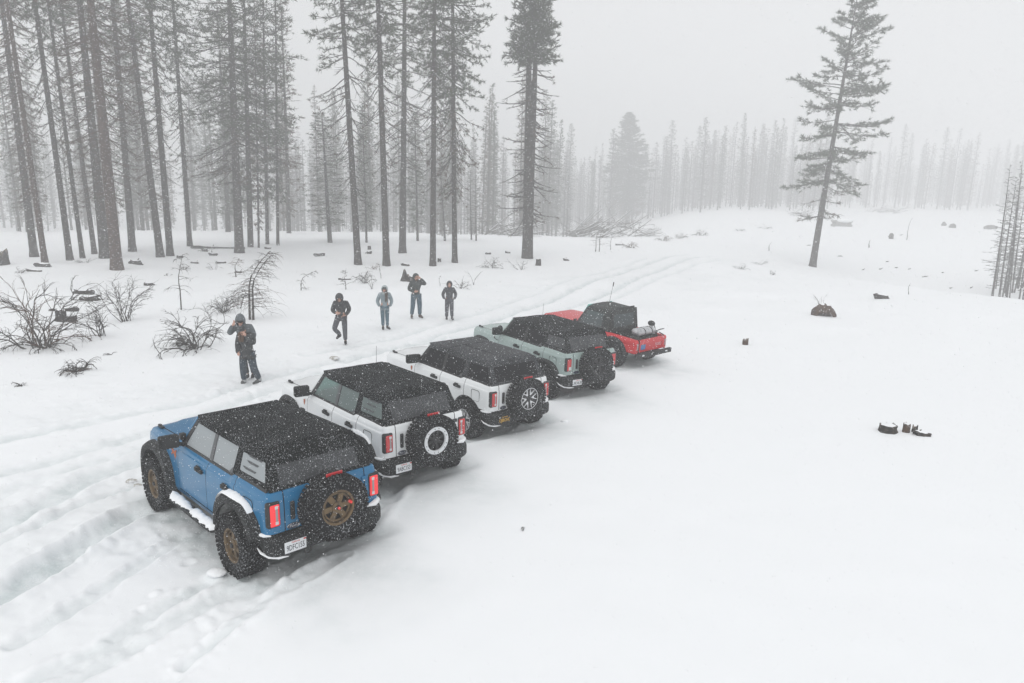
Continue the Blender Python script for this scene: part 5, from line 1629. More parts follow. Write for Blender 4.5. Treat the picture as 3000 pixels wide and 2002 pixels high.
    link_mesh('trousers', skin_mesh('trousers', [(*(J[n] + (Vector((0, 0, .03 * s)) if n[:2] == 'an' else Vector())), a * s, c * s) for n, a, c in tj], [(ti[a], ti[c]) for a, c in [('pel', 'hpL'), ('hpL', 'knL'), ('knL', 'anL'), ('pel', 'hpR'), ('hpR', 'knR'), ('knR', 'anR')]], [trousers]), root)
    for L in 'LR':
        a, t = J['an' + L], J['to' + L]
        f = (t - a); f.z = 0; f = f.normalized() if f.length > 1e-6 else Vector((0, -1, 0))
        bb = MB(); mid = a.lerp(t, .5)
        dn = (t - a).normalized()
        heel = a - f * .05 * s + Vector((0, 0, -.055 * s)) if abs(dn.z) < .8 else a + Vector((0, .02, -.05 * s))
        fm = skin_mesh('boot', [(*(a + Vector((0, 0, .05 * s))), .058 * s), (*(a + Vector((0, 0, -.03 * s))), .056 * s, .056 * s), (*mid, .050 * s, .046 * s), (*t, .043 * s, .034 * s), (*heel, .045 * s, .035 * s)], [(0, 1), (1, 2), (2, 3), (1, 4)], [boots], 1)
        link_mesh('boot', fm, root)
        if socks:
            sk = MB(); sk.tube([a + Vector((0, 0, -.01)), a + Vector((0, 0, .10 * s))], [.066 * s, .06 * s], 10); sk.build('sock', socks, root, 60)
    # hood: a shell open at the face
    if hood:
        hb = MB(); NU, NV = 22, 14; P = []
        for i in range(NV + 1):
            th = math.pi * i / NV; row = []
            for k in range(NU):
                ph = 2 * math.pi * k / NU
                q = Vector((.118 * math.sin(th) * math.cos(ph), .140 * math.sin(th) * math.sin(ph), .150 * math.cos(th)))
                if q.z > 0: q.z += point * (q.z / .15) ** 2
                if q.z > .05: q.y += .15 * point * 0
                row.append(q)
            P.append(row)
        V = [hp(q.x, q.y + .022, q.z + .012) for r in P for q in r]
        F = []
        face = Vector((0, -1, -.28)).normalized()
        for i in range(NV):
            for k in range(NU):
                k2 = (k + 1) % NU
                c = (P[i][k] + P[i + 1][k] + P[i + 1][k2] + P[i][k2]) / 4
                if Vector((c.x / .118, c.y / .14, c.z / .15)).normalized().dot(face) > face_open: continue
                F.append((i * NU + k, (i + 1) * NU + k, (i + 1) * NU + k2, i * NU + k2))
        hb.add(V, F)
        ho = hb.build('hood', hood, root, 70)
        so = ho.modifiers.new('thickness', 'SOLIDIFY'); so.thickness = .014; so.offset = 1
        cb = MB(); nb = J['nk'].lerp(J['ch'], .15); cb.tube([nb - Vector((0, 0, .03)), nb + Vector((0, .01, .05 * s)), hp(0, .03, -.09)], [.125 * s, .105 * s, .095 * s], 14); cb.build('collar', hood, root, 60)
    if beanie:
        bb = MB(); bb.ellipsoid(hp(0, .012, .055), (.086 * s, .106 * s, .092 * s), 14, 9, rot=HR_); bb.build('beanie', beanie, root, 60)
    if hair:
        hm, strands = hair
        hb = MB(); q = random.Random(key)
        hb.ellipsoid(hp(0, .022, .03), (.081 * s, .098 * s, .112 * s), 14, 9, rot=HR_)
        for st in strands:
            pts = [Vector(v) * s for v in st]
            for k in range(4):
                o = Vector((q.uniform(-.018, .018), q.uniform(-.012, .012), 0))
                hb.tube([v + o * (1 + .5 * i) for i, v in enumerate(pts)], [.024 * s, .030 * s, .026 * s, .010 * s][:len(pts)], 6)
        hb.build('hair', hm, root, 60)
    if beard:
        bb = MB(); bb.ellipsoid(hp(0, -.060, -.085), (.050 * s, .045 * s, .048 * s), 12, 8, rot=HR_); bb.build('beard', M_HAIR_B, root, 60)
    return root

def face_cam(p, extra=0.0):
    return math.atan2(-p.x, p.y) + extra           # local -Y towards the photographer
g_people = 'people standing in the snow beside the cars'
P = PEOPLE_FEET
person('grey', 'woman in blue grey hooded jacket and jeans with long dark hair, hands in pockets', P['grey'], 1.68, face_cam(P['grey'], .05),
       dict(elL=(.285, .06, 1.13), wrL=(.20, -.03, .93), elR=(-.29, .06, 1.13), wrR=(-.20, -.03, .93), toL=(.20, -.11, .035), toR=(-.08, -.14, .035), anL=(.10, .03, .10), anR=(-.075, .03, .10), knL=(.085, -.02, .5), knR=(-.085, -.02, .5)),
       M_GREYCOAT, M_JEAN, M_BOOT, M_PALEHOOD, (M_HAIR_D, [[(.03, -.10, 1.56), (.05, -.16, 1.42), (.06, -.17, 1.28), (.055, -.165, 1.13)], [(.06, -.09, 1.58), (.085, -.15, 1.42), (.08, -.165, 1.27), (.07, -.16, 1.16)]]), M_BLACKCOAT, hem=.84, hands=(False, False), group=g_people, coat_w=1.05, face_yaw=-.15, leg_w=1.05, face_open=.52)
person('shading', 'tall man in dark coat and blue trousers shading his eyes with one hand', P['shading'], 1.86, face_cam(P['shading'], .1),
       dict(shL=(.20, 0, 1.43), elL=(.36, -.10, 1.37), wrL=(.16, -.15, 1.60), hdL=(-.75, -.1, .55), thL=(0, .3, -1), elR=(-.28, .02, 1.15), wrR=(-.08, -.17, 1.08), hdR=(.9, -.25, .15), thR=(.2, -.3, 1), hpL=(.11, 0, .9), knL=(.14, -.02, .5), anL=(.15, .03, .1), toL=(.26, -.10, .035), knR=(-.13, -.03, .5), anR=(-.17, .02, .1), toR=(-.18, -.16, .035)),
       M_GREENCOAT, M_JEAN2, M_BOOTB, M_GREENCOAT, None, None, hem=.76, group=g_people, coat_w=1.08, leg_w=1.25, face_pitch=.1, face_yaw=.25, beard=True)
person('dark', 'person all in charcoal with hood up and hands in pockets, rightmost of the group', P['dark'], 1.62, face_cam(P['dark'], .05),
       dict(elL=(.30, .05, 1.15), wrL=(.21, -.04, .95), elR=(-.30, .05, 1.15), wrR=(-.21, -.04, .95), toR=(-.12, -.15, .035), anL=(.13, .08, .10), toL=(.17, -.08, .035)),
       M_DARKCOAT, M_GREYJ, M_BOOT, M_DARKCOAT, (M_HAIR_B, []), None, hem=.74, hands=(False, False), group=g_people, coat_w=1.10, leg_w=1.22)
person('stepping', 'hooded person in black jacket lifting one foot mid step, looking down at a hand', P['stepping'], 1.80, face_cam(P['stepping'], -.1),
       dict(pel=(-.03, 0, .95), sp=(-.03, -.02, 1.13), ch=(-.03, -.07, 1.32), nk=(-.04, -.13, 1.46), hd=(-.05, -.20, 1.575), shL=(.17, -.05, 1.40), shR=(-.22, -.05, 1.40), elR=(-.30, -.03, 1.14), wrR=(-.17, -.24, 1.10), hdR=(.85, -.35, 0), thR=(.2, -.2, 1),
            elL=(.24, .06, 1.16), wrL=(.13, -.12, 1.0), hdL=(-.9, -.2, -.1), hpL=(.07, 0, .91), knL=(.085, -.02, .50), anL=(.09, .03, .10), toL=(.11, -.13, .035), hpR=(-.13, 0, .91), knR=(-.24, -.20, .56), anR=(-.10, .12, .30), toR=(-.20, -.01, .19)),
       M_BLACKCOAT, M_GREYJ, M_BOOT, M_BLACKCOAT, (M_HAIR_D, []), None, hem=.82, group=g_people, face_pitch=.75, coat_w=1.0, leg_w=1.12, beard=True)
front = P['hooded']
person('hooded', 'long haired person in black jacket holding a hand to the face, nearest the cars', front, 1.68, face_cam(front, -.25),
       dict(pel=(.03, 0, .95), sp=(.02, 0, 1.13), ch=(.0, -.03, 1.32), nk=(-.03, -.08, 1.46), hd=(-.06, -.13, 1.58), elL=(.22, -.10, 1.20), wrL=(.05, -.25, 1.47), hdL=(-.5, .12, .8), thL=(-.6, -.2, .2), shR=(-.19, -.02, 1.40), elR=(-.24, .02, 1.12), wrR=(-.19, -.20, .96), hdR=(.35, -.9, -.05), thR=(.5, 0, .8),
            knL=(.17, -.02, .5), anL=(.28, .08, .12), toL=(.12, -.03, .035), knR=(-.11, -.04, .5), anR=(-.11, .0, .10), toR=(-.21, -.13, .035)),
       M_BLACKCOAT, M_NAVY, M_SHOE, None, (M_HAIR_B, [[(-.10, -.20, 1.56), (-.11, -.22, 1.46), (-.10, -.20, 1.36), (-.08, -.18, 1.28)], [(-.02, -.20, 1.57), (-.03, -.21, 1.46), (-.05, -.19, 1.35), (-.05, -.17, 1.27)], [(.02, -.10, 1.6), (.03, -.10, 1.48), (.02, -.10, 1.38), (.0, -.1, 1.3)]]), M_BLACKCOAT, hem=.80, group=g_people, face_pitch=.35, coat_w=1.25, socks=M_SOCK, leg_w=1.35, face_yaw=-.2)
back = front + Vector((-.20, .36, 0)); back.z = gz(back.x, back.y)
person('behind', 'person in grey hoodie pulling the pointed hood forward, close behind the long haired one', back, 1.78, face_cam(back, -.1),
       dict(nk=(-.03, -.06, 1.47), hd=(-.05, -.12, 1.59), shR=(-.19, 0, 1.42), elR=(-.36, -.04, 1.25), wrR=(-.235, -.20, 1.50), hdR=(.45, -.1, .85), thR=(.6, -.6, 0), elL=(.27, -.02, 1.18), wrL=(.17, -.18, 1.05), knL=(.14, 0, .5), anL=(.19, .02, .10), toL=(.17, -.12, .035), knR=(.0, 0, .5), anR=(.05, .02, .10), toR=(.03, -.12, .035)),
       M_GREYHOOD, M_DARKJ, M_BOOT, M_GREYHOOD, (M_HAIR_D, []), M_BLACKCOAT, hem=.84, group=g_people, face_pitch=.45, point=.05, coat_w=1.0, leg_w=.85)
# ------------------------------------------------------------------ bare shrubs, saplings, brush, logs and stumps
M_STEM = mat('shrub_stem', (.040, .034, .030), .9, spec=.15)
M_STEM_B = mat('brown_stem', (.10, .062, .045), .9, spec=.1)
M_GREYWOOD = mat('grey_wood', (.135, .125, .118), .9, spec=.1, noise=(6, (.07, .064, .06), .4, .7))
M_WOODDARK = mat('charred_wood', (.030, .028, .027), .95, spec=.1, noise=(9, (.075, .062, .052), .45, .7), bump=(18, .9, .03))
M_ROOT = mat('root_brown', (.105, .068, .048), .95, spec=.1, noise=(10, (.05, .034, .027), .4, .7), bump=(16, .9, .04))
M_PALEWOOD = mat('pale_wood', (.30, .29, .28), .9)
M_CUT = mat('cut_wood', (.16, .13, .105), .9)
M_DIRTY = mat('dirty_snow', (.42, .40, .36), .9, noise=(9, (.75, .76, .77), .45, .6))

def px_m(p):
    return FPX / (p - Vector((0, 0, CAM_H))).dot(_f)

def branchlet(f, p, d, L, r, depth, rr, droop, mi, wig=.25):
    """one stem and, along it, its side stems"""
    n = 5; pts = [p]; q = p.copy(); dd = d / np.linalg.norm(d)
    for k in range(n):
        dd = dd + np.array([rr.gauss(0, wig), rr.gauss(0, wig), rr.gauss(0, wig * .6) - droop * (k / n)])
        dd /= np.linalg.norm(dd); q = q + dd * L / n; pts.append(q)
    f.stick(pts, [r * (1 - .7 * k / n) for k in range(n + 1)], mi, 4 if depth > 1 else 3)
    if depth <= 0: return
    for k in range(rr.randint(4, 7) if depth > 1 else rr.randint(2, 4)):
        u = rr.uniform(.25, .98); i = min(int(u * n), n - 1); b0 = pts[i] + (pts[i + 1] - pts[i]) * (u * n - i)
        sd = pts[i + 1] - pts[i]; sd = sd / np.linalg.norm(sd) + np.array([rr.gauss(0, .6), rr.gauss(0, .6), rr.gauss(.05, .45)])
        branchlet(f, b0, sd, L * rr.uniform(.3, .6), r * .55, depth - 1, rr, droop * 1.2, mi, wig)

def shrub(px, py, wpx, hpx, label, seed, stems=9, droop=.15, spread=.6, depth=2, r=.017, name='bare_shrub', group=None, red=.0, low=0):
    p = on_ground(px, py); m = px_m(p); W, H = wpx / m, hpx / m
    rr = random.Random(seed); f = Fast(); r *= 1.15; stems = int(stems * 1.35)
    for i in range(stems):
        az = rr.uniform(0, 2 * math.pi); t = rr.uniform(.1, 1)
        o = np.array([math.cos(az), math.sin(az) * .8, 0]) * W * .14 * t
        d = np.array([math.cos(az) * spread * t * W / max(H, .2), math.sin(az) * spread * t * W / max(H, .2), 1.0])
        L = math.hypot(H, W * .5 * t) * rr.uniform(.6, 1.0)
        branchlet(f, o + np.array([0, 0, -.08]), d, L, r * rr.uniform(.7, 1.2), depth, rr, droop, 1 if rr.random() < red else 0)
    for i in range(low):                                     # stems pressed down under the snow load
        az = rr.uniform(0, 2 * math.pi)
        d = np.array([math.cos(az), math.sin(az), rr.uniform(.25, .8)])
        branchlet(f, np.array([0, 0, -.02]), d, W * rr.uniform(.35, .62), r * .9, depth, rr, .55, 1 if rr.random() < red else 0, .18)
    o = link_mesh(name, f.mesh(name, [M_STEM, M_STEM_B]), None, p)
    tag(o, label, 'shrub', group)
    return o

shrub(128, 1020, 250, 205, 'largest bare shrub at the left edge, a wide dark tangle of stems', 1, 13, .12, .62, 2, .022, low=12, red=.15)
shrub(222, 1090, 90, 60, 'dark drooping heap of twigs sliding out of the big left shrub', 2, 4, .5, .8, 2, .018, low=14, red=.2)
shrub(295, 985, 105, 115, 'slender V shaped bare shrub beside the largest left shrub', 3, 6, .05, .6, 2, .018)
shrub(372, 942, 135, 135, 'upright open bare shrub with bowed stems, behind the slender V shaped one', 4, 9, .10, .5, 2, .018)
shrub(570, 1022, 205, 128, 'broad arching bare shrub left of the hooded pair, dark at its foot', 5, 10, .30, .75, 2, .019, low=12)
shrub(652, 915, 85, 66, 'small dense bare bush behind the broad arching shrub', 6, 12, .3, .7, 2, .016, low=4)
shrub(492, 808, 30, 16, 'tiny tuft of twigs near the slanting snow covered logs', 7, 5, .4, .8, 1, .012)
shrub(535, 790, 34, 26, 'small dark scrub behind the thin curved sapling', 8, 7, .3, .7, 1, .013)
shrub(630, 790, 50, 40, 'pale loose scrub right of the thin curved sapling', 9, 5, .5, .8, 1, .011)
shrub(1068, 830, 60, 50, 'low bowed bare shrub behind the person stepping', 10, 8, .35, .7, 2, .014)
shrub(1096, 790, 46, 26, 'brownish tuft of scrub between two tall trunks', 11, 9, .4, .8, 1, .012, red=1.0)
shrub(1348, 845, 56, 46, 'arched bare shrub right of the charcoal clad person', 12, 6, .45, .7, 1, .015)
shrub(1388, 836, 22, 60, 'thin upright twiggy plant right of the arched shrub', 13, 2, .0, .3, 1, .013)
shrub(1440, 786, 56, 34, 'rounded bowed shrub left of the twin stemmed cedar', 14, 10, .5, .7, 2, .014)
shrub(1526, 791, 46, 38, 'thin fan of twigs in front of the twin stemmed cedar', 15, 7, .1, .7, 1, .012)
shrub(1852, 727, 46, 26, 'low arched brown scrub at the bend of the track', 16, 10, .5, .8, 2, .016, red=.5)
shrub(1944, 706, 44, 24, 'brown scrub hummock on the track verge, second from the bend', 17, 10, .5, .8, 2, .018, red=.5)
shrub(1992, 699, 44, 22, 'brown scrub hummock on the track verge, third from the bend', 18, 10, .5, .8, 2, .018, red=.5)
shrub(2050, 690, 66, 24, 'long low scrub on the track verge beyond the brown hummocks', 19, 10, .5, .8, 2, .020)
shrub(2165, 677, 56, 16, 'faint scrub on the far verge of the track', 20, 8, .5, .8, 1, .022)
shrub(2243, 671, 50, 16, 'fainter scrub at the far end of the track verge', 21, 8, .5, .8, 1, .022)
shrub(2165, 788, 50, 24, 'low tangle of twigs left of the lone leaning pine', 22, 9, .5, .8, 1, .013)
shrub(2225, 776, 36, 22, 'curled twigs between two low tangles left of the leaning pine', 23, 6, .6, .8, 1, .013)
shrub(2264, 806, 44, 22, 'arched twigs nearest the foot of the lone leaning pine', 24, 8, .7, .8, 1, .013)
shrub(2404, 893, 30, 34, 'thin twigs rising behind the brown root stump', 25, 4, .0, .5, 1, .008)
shrub(1527, 1556, 34, 34, 'single forked twig poking out of the blank snow', 26, 3, .1, .7, 1, .008)
shrub(328, 1038, 50, 16, 'small flattened heap of twigs right of the largest left shrub', 27, 3, .5, .9, 1, .012, low=5)
shrub(62, 1130, 50, 26, 'half buried branch near the left edge below the big shrub', 28, 3, .5, .9, 1, .014, low=5)
shrub(1090, 848, 30, 60, 'tall thin weed stalks behind the stepping person', 29, 3, .0, .2, 1, .010)
shrub(700, 905, 60, 90, 'tall thin stems between the dense bush and the leaning dead sapling', 30, 4, .02, .4, 1, .012)
shrub(60, 800, 60, 26, 'low brush at the feet of the leftmost pines', 31, 8, .4, .9, 1, .014)
shrub(250, 770, 60, 24, 'low brush among the feet of the left pines', 32, 8, .4, .9, 1, .014)
shrub(600, 735, 90, 22, 'fallen brush behind the big full pine', 33, 9, .5, .9, 1, .016)

def dead_sapling(px, py, tx, ty, label, seed, n=34, L=.9, bias=(0, 0), r=.035, droop=.35, start=.25, red=.2, second=None):
    p = on_ground(px, py); m = px_m(p)
    rr = random.Random(seed); f = Fast()
    H = (py - ty) / m; lx = (tx - px) / m
    def pole(o, H, lx, r):
        return [np.array([o + lx * (k / 8) ** 3.6 + .03 * math.sin(k), .03 * math.cos(k * 2), -.1 + (H + .1) * k / 8]) for k in range(9)]
    poles = [pole(0, H, lx, r)]
    if second: poles.append(pole(second, H * .95, lx * .9, r * .8))
    for P in poles:
        f.stick(P, [r * (1 - .8 * k / 8) for k in range(9)], 0, 6)
        for i in range(n):
            u = start + (1 - start) * rr.random(); k = min(int(u * 8), 7); b0 = P[k] + (P[k + 1] - P[k]) * (u * 8 - k)
            az = rr.uniform(0, 6.28)
            d = np.array([math.cos(az) + bias[0], math.sin(az) * .8, rr.uniform(-.15, .35) + bias[1]])
            branchlet(f, b0, d, L * (1.1 - .65 * u) * rr.uniform(.5, 1.1), .011, 1, rr, droop, 1 if rr.random() < red else 0, .12)
    o = empty('dead_sapling', p); tag(o, label, 'tree')
    link_mesh('branches', f.mesh('dead_sapling', [M_STEM, M_STEM_B]), o)
dead_sapling(731, 937, 800, 735, 'twin stemmed dead sapling with swept brown twigs beside the hooded pair', 41, 56, 1.25, (.2, -.05), .05, .30, .22, .35, .14)
dead_sapling(530, 908, 545, 746, 'thin curved dead sapling with sparse drooping twigs', 42, 16, 1.0, (0, 0), .032, .5, .3, .05)
dead_sapling(690, 812, 703, 757, 'small reddish dead sapling behind the swept twin sapling', 43, 18, .8, (0, 0), .04, .3, .1, 1.0)
dead_sapling(881, 851, 928, 791, 'small dead sapling bent over to the right, left of the stepping person', 44, 16, .6, (.5, -.1), .025, .4, .15, .0)
dead_sapling(1012, 849, 1014, 786, 'thin dead sapling standing by a horizontal stick, behind the stepping person', 45, 12, .5, (0, .2), .022, .1, .2, .0)
dead_sapling(1115, 816, 1108, 772, 'bare stick of a sapling in front of a flared pine foot', 46, 5, .3, (0, .2), .02, .1, .4, .0)
dead_sapling(1288, 839, 1291, 803, 'lone thin stick between the two rightmost people', 47, 3, .2, (0, .2), .016, .1, .5, .0)
dead_sapling(1755, 738, 1766, 664, 'dead twin sapling at the bend of the track', 48, 14, .9, (0, .2), .05, .15, .25, .4, -.35)
dead_sapling(1788, 733, 1793, 688, 'smaller dead sapling right of the twin one at the bend', 49, 8, .6, (0, .2), .035, .15, .25, .4)
dead_sapling(2252, 735, 2257, 710, 'short bare stub left of the lone leaning pine', 50, 1, .2, (0, 0), .05, .1, .5, .0)
dead_sapling(2545, 726, 2546, 704, 'short grey post standing in the right clearing', 51, 1, .2, (0, 0), .08, .1, .5, .0)
dead_sapling(2656, 704, 2663, 640, 'tall thin bare pole in the right clearing', 52, 4, .4, (0, .2), .05, .1, .5, .0)
dead_sapling(2660, 863, 2661, 830, 'thin stick standing right of the dark cut log', 53, 1, .1, (0, 0), .022, .0, .5, .0)

def log(px, py, wpx, label, seed, r=.14, ang=None, cap=True, m_=None, z=.0, tilt=0.0):
    """a short fallen log half sunk in the snow, snow lying on it"""
    p = on_ground(px, py); m = px_m(p); L = wpx / m
    rr = random.Random(seed); a = rr.uniform(-.35, .35) if ang is None else ang
    o = empty('fallen_log', p, (0, tilt, a)); tag(o, label, 'log')
    b = MB(); N = 7; n = 9; V = []; F = []; tl_ = rr.uniform(-.8, .8) * r
    if rr.random() < .6:
        sx = rr.uniform(-.3, .3) * L; b.tube([(sx, 0, r * .3), (sx + .1 * L, 0, r * 1.6), (sx + rr.uniform(-.1, .25) * L, .05, r * rr.uniform(1.6, 2.8))], [r * .35, r * .25, r * .10], 5)
    for i in range(N):
        for k in range(n):
            t = 2 * math.pi * k / n; rad = r * (1 + .12 * rr.uniform(-1, 1)) * (1 - .15 * i / N)
            u = i / (N - 1); bend = .35 * r * math.sin(u * 3.1 + seed)
            V.append((-L / 2 + L * u + rr.uniform(-.02, .02) + (rr.uniform(-.08, .08) * r / .1 if i in (0, N - 1) else 0), bend + rad * math.cos(t), z + r * .35 + tl_ * (u - .5) + rad * math.sin(t)))
    for i in range(N - 1):
        for k in range(n): F.append((i * n + k, (i + 1) * n + k, (i + 1) * n + (k + 1) % n, i * n + (k + 1) % n))
    F += [tuple(range(n)), tuple((N - 1) * n + k for k in range(n))[::-1]]
    b.add(V, F); b.build('bark', m_ or M_WOODDARK, o, 50)
    if cap:
        c = MB(); P = []
        for i in range(11):
            u = i / 10; e = math.sin(math.pi * min(max(u, .03), .97)) ** .5
            P.append([(-L / 2 * .97 + L * .94 * u, .35 * r * math.sin(u * 3.1 + seed) + r * .9 * e * math.cos(t) * rr.uniform(.75, 1.1) + .1 * r, z + r * (.35 + .72) + tl_ * (u - .5) + (r * .50 * e * math.sin(t)) * rr.uniform(.5, 1.2)) for t in np.linspace(0, math.pi, 7)])
        c.grid(P); c.build('snow', M_SNOWCAP, o, 60)
    return o
for i, (px, py, w, lab, r) in enumerate([
    (126, 782, 42, 'dark log lying below the leftmost pines', .16), (101, 796, 40, 'thin log just below the dark log at the left', .08),
    (398, 774, 42, 'thick log with a raised stub right of the reddish trunk', .19), (245, 861, 44, 'dark log on the snow, upper of the two behind the left shrubs', .15),
    (264, 880, 46, 'dark splintered log, lower of the two behind the left shrubs', .16), (437, 837, 24, 'short log right of the bowed upright shrub', .12),
    (190, 912, 70, 'long tapering plank like log above the dark stump at left', .11), (527, 756, 12, 'tiny cut log end by the trunk pair', .14),
    (601, 737, 18, 'small cut log left of the big full pine', .15), (624, 749, 22, 'cut log just below the small one left of the big full pine', .15),
    (647, 772, 26, 'slim log below the big full pine', .10), (785, 730, 16, 'small log right of the slim hazy pines', .12),
    (936, 751, 24, 'chunky log left of the five tall trunks', .20), (1082, 744, 14, 'little log between the first two tall trunks', .16),
    (1187, 779, 20, 'short slanted log in front of the third tall trunk', .12), (1009, 820, 36, 'horizontal stick like log at the thin dead sapling', .07),
    (1430, 745, 14, 'small dark log left of the cedar', .11), (1487, 742, 14, 'small dark log beside the cedar foot', .11), (1658, 764, 16, 'small dark log right of the cedar on the verge', .12),
    (1816, 719, 26, 'thin pale log at the bend of the track', .10), (2583, 876, 36, 'dark square cut log on the right slope', .20),
    (700, 800, 22, 'dark log behind the swept dead sapling', .10), (570, 772, 20, 'thin log in the snow left of the swept sapling', .08),
    (2700, 1276, 40, 'thin black log, rightmost in the dark cluster on the blank snow', .07)]):
    log(px, py, w, lab, 100 + i, r)
FB = log(640, 728, 150, 'long fallen trunk behind the trunk pair and the big full pine', 160, .12, .10)

def stump(px, py, wpx, hpx, label, seed, m_=None, jag=.3, cap=True, name='stump', flat=1.0, point=1.0):
    p = on_ground(px, py); m = px_m(p); W, H = wpx / m / 2, hpx / m
    rr = random.Random(seed); o = empty(name, p); tag(o, label, 'stump')
    b = MB(); n = 14; V = []; F = []
    tops = [H * (1 + jag * rr.uniform(-.5, .5)) for _ in range(n)]
    for i, (u, s) in enumerate([(-.25, 1.15), (.05, 1.06), (.45, .97), (.8, .95), (1, .92)]):
        for k in range(n):
            t = 2 * math.pi * k / n; rad = W * s * (1 - (1 - point) * max(0, u)) * (1 + .10 * rr.uniform(-1, 1))
            V.append((rad * math.cos(t), rad * flat * math.sin(t), (tops[k] if u > .5 else H) * u))
    for i in range(4):
        for k in range(n): F.append((i * n + k, i * n + (k + 1) % n, (i + 1) * n + (k + 1) % n, (i + 1) * n + k))
    b.add(V, F); b.build('bark', m_ or M_WOODDARK, o, 40)
    top = [Vector(V[4 * n + k]) for k in range(n)]; c = sum(top, Vector()) / n
    t2 = MB(); t2.add([v + (c - v) * .02 - Vector((0, 0, .012)) for v in top] + [c - Vector((0, 0, .01))], [(k, (k + 1) % n, n) for k in range(n)]); t2.build('cut_face', M_CUT, o, 40)
    if cap:
        e = MB(); e.ellipsoid((c.x, c.y, c.z), (W * .8, W * .8 * flat, max(.03, H * .14)), 12, 6, jit=.15, seed=seed); e.build('snow', M_SNOWCAP, o, 60)
    return o
stump(180, 941, 30, 33, 'dark square stump above the big left shrub', 1)
stump(209, 941, 30, 16, 'low dark root lump beside the square stump at left', 2)
stump(1186, 823, 24, 30, 'pointed snow flecked stump behind the tall man', 3, jag=.5, cap=False, point=.25)
stump(1204, 824, 22, 16, 'low gnarled stump right of the pointed one', 4, jag=.8)
stump(1287, 768, 11, 10, 'small dark stump at the foot of the fourth tall trunk', 5)
stump(1577, 778, 16, 18, 'dark stump right of the cedar on the snow', 6)
stump(2183, 1010, 17, 17, 'small brown stump alone on the blank snow', 7, M_ROOT, jag=.9, cap=False)
stump(2600, 1264, 50, 20, 'largest black stump of the cluster on the blank snow', 8, jag=.4)
stump(2654, 1266, 20, 25, 'narrow brown stump in the middle of the dark cluster', 9, M_ROOT, jag=.4)
stump(2679, 1266, 16, 15, 'jagged little stump between the narrow stump and the thin log', 10, jag=1.2, cap=False)
stump(8, 776, 34, 36, 'dark root mound at the very left edge', 11, jag=.8, cap=False)
stump(1082, 731, 10, 10, 'tiny stump left of the second tall trunk', 12, cap=False)

def root_mound():
    p = on_ground(2412, 927); m = px_m(p); o = empty('root_mound', p); tag(o, 'upturned brown root mound with a snow hollow on the right slope', 'stump')
    b = MB(); rr = random.Random(3); P = []; W = 66 / m / 2
    for i in range(15):
        u = i / 14; x = -W + 2 * W * u; h = 36 / m * (math.sin(math.pi * min(1, .12 + u * .86)) ** .6) * rr.uniform(.92, 1.06)
        P.append([(x * 1.02, -.16 * math.sin(t) - .02, .02 + h * v) for t, v in [(1.2, .28 if .2 < u < .85 else -.1), (1.5, .55), (1.3, .8), (.8, .97), (.0, 1.02), (-.8, .9), (-1.4, .4), (-1.5, -.1)]])
    b.grid([r[::-1] for r in P]); b.build('roots', M_ROOT, o, 60)
    e = MB(); e.ellipsoid((.05, .0, 36 / m * .92), (W * .6, .14, .07), 12, 6, jit=.2); e.build('snow', M_SNOWCAP, o, 60)
root_mound()

# little bits of wood and clods scattered over the right slope
BITS = [(2580, 790, 14), (2664, 790, 14), (2710, 812, 24), (2762, 800, 12), (2600, 768, 12), (2785, 846, 10), (2529, 792, 16), (2460, 752, 20), (2370, 720, 18), (2845, 845, 14), (2860, 795, 12), (2640, 690, 14), (2626, 786, 12)]
for i, (px, py, w) in enumerate(BITS):
    p = on_ground(px, py); m = px_m(p); rr = random.Random(900 + i)
    b = MB(); l = w / m * rr.uniform(.25, .5); b.tube([(-l, rr.uniform(-.1, .1), .0), (-l * .3, .02, .05), (l * .2, -.03, .07), (l * 1.2, 0, rr.uniform(.0, .25))], [.035, .06 + .03 * rr.random(), .05, .012], 6)
    o = b.build('wood_scrap', M_GREYWOOD, None, 40); o.location = p; o.rotation_euler = (0, 0, rr.uniform(-.5, .5))
    tag(o, 'small scrap of grey wood half buried on the right slope', 'wood scrap', 'wood scraps on the right slope')
for i, (px, py, w) in enumerate([(2900, 672, 40), (2790, 668, 22), (2765, 662, 12), (2610, 700, 10)]):
    p = on_ground(px, py); m = px_m(p); b = MB(); b.ellipsoid((0, 0, .3), (w / m / 2, .6, .5), 10, 6, jit=.35, seed=i)
    o = b.build('brush_clump', M_GREYWOOD, None, 40); o.location = p
    tag(o, ['wide hazy brush clump by the right tree line', 'hazy low brush clump left of the wide one at far right', 'tiny hazy brush lump at far right', 'tiny hazy lump beside the bare pole'][i], 'brush')

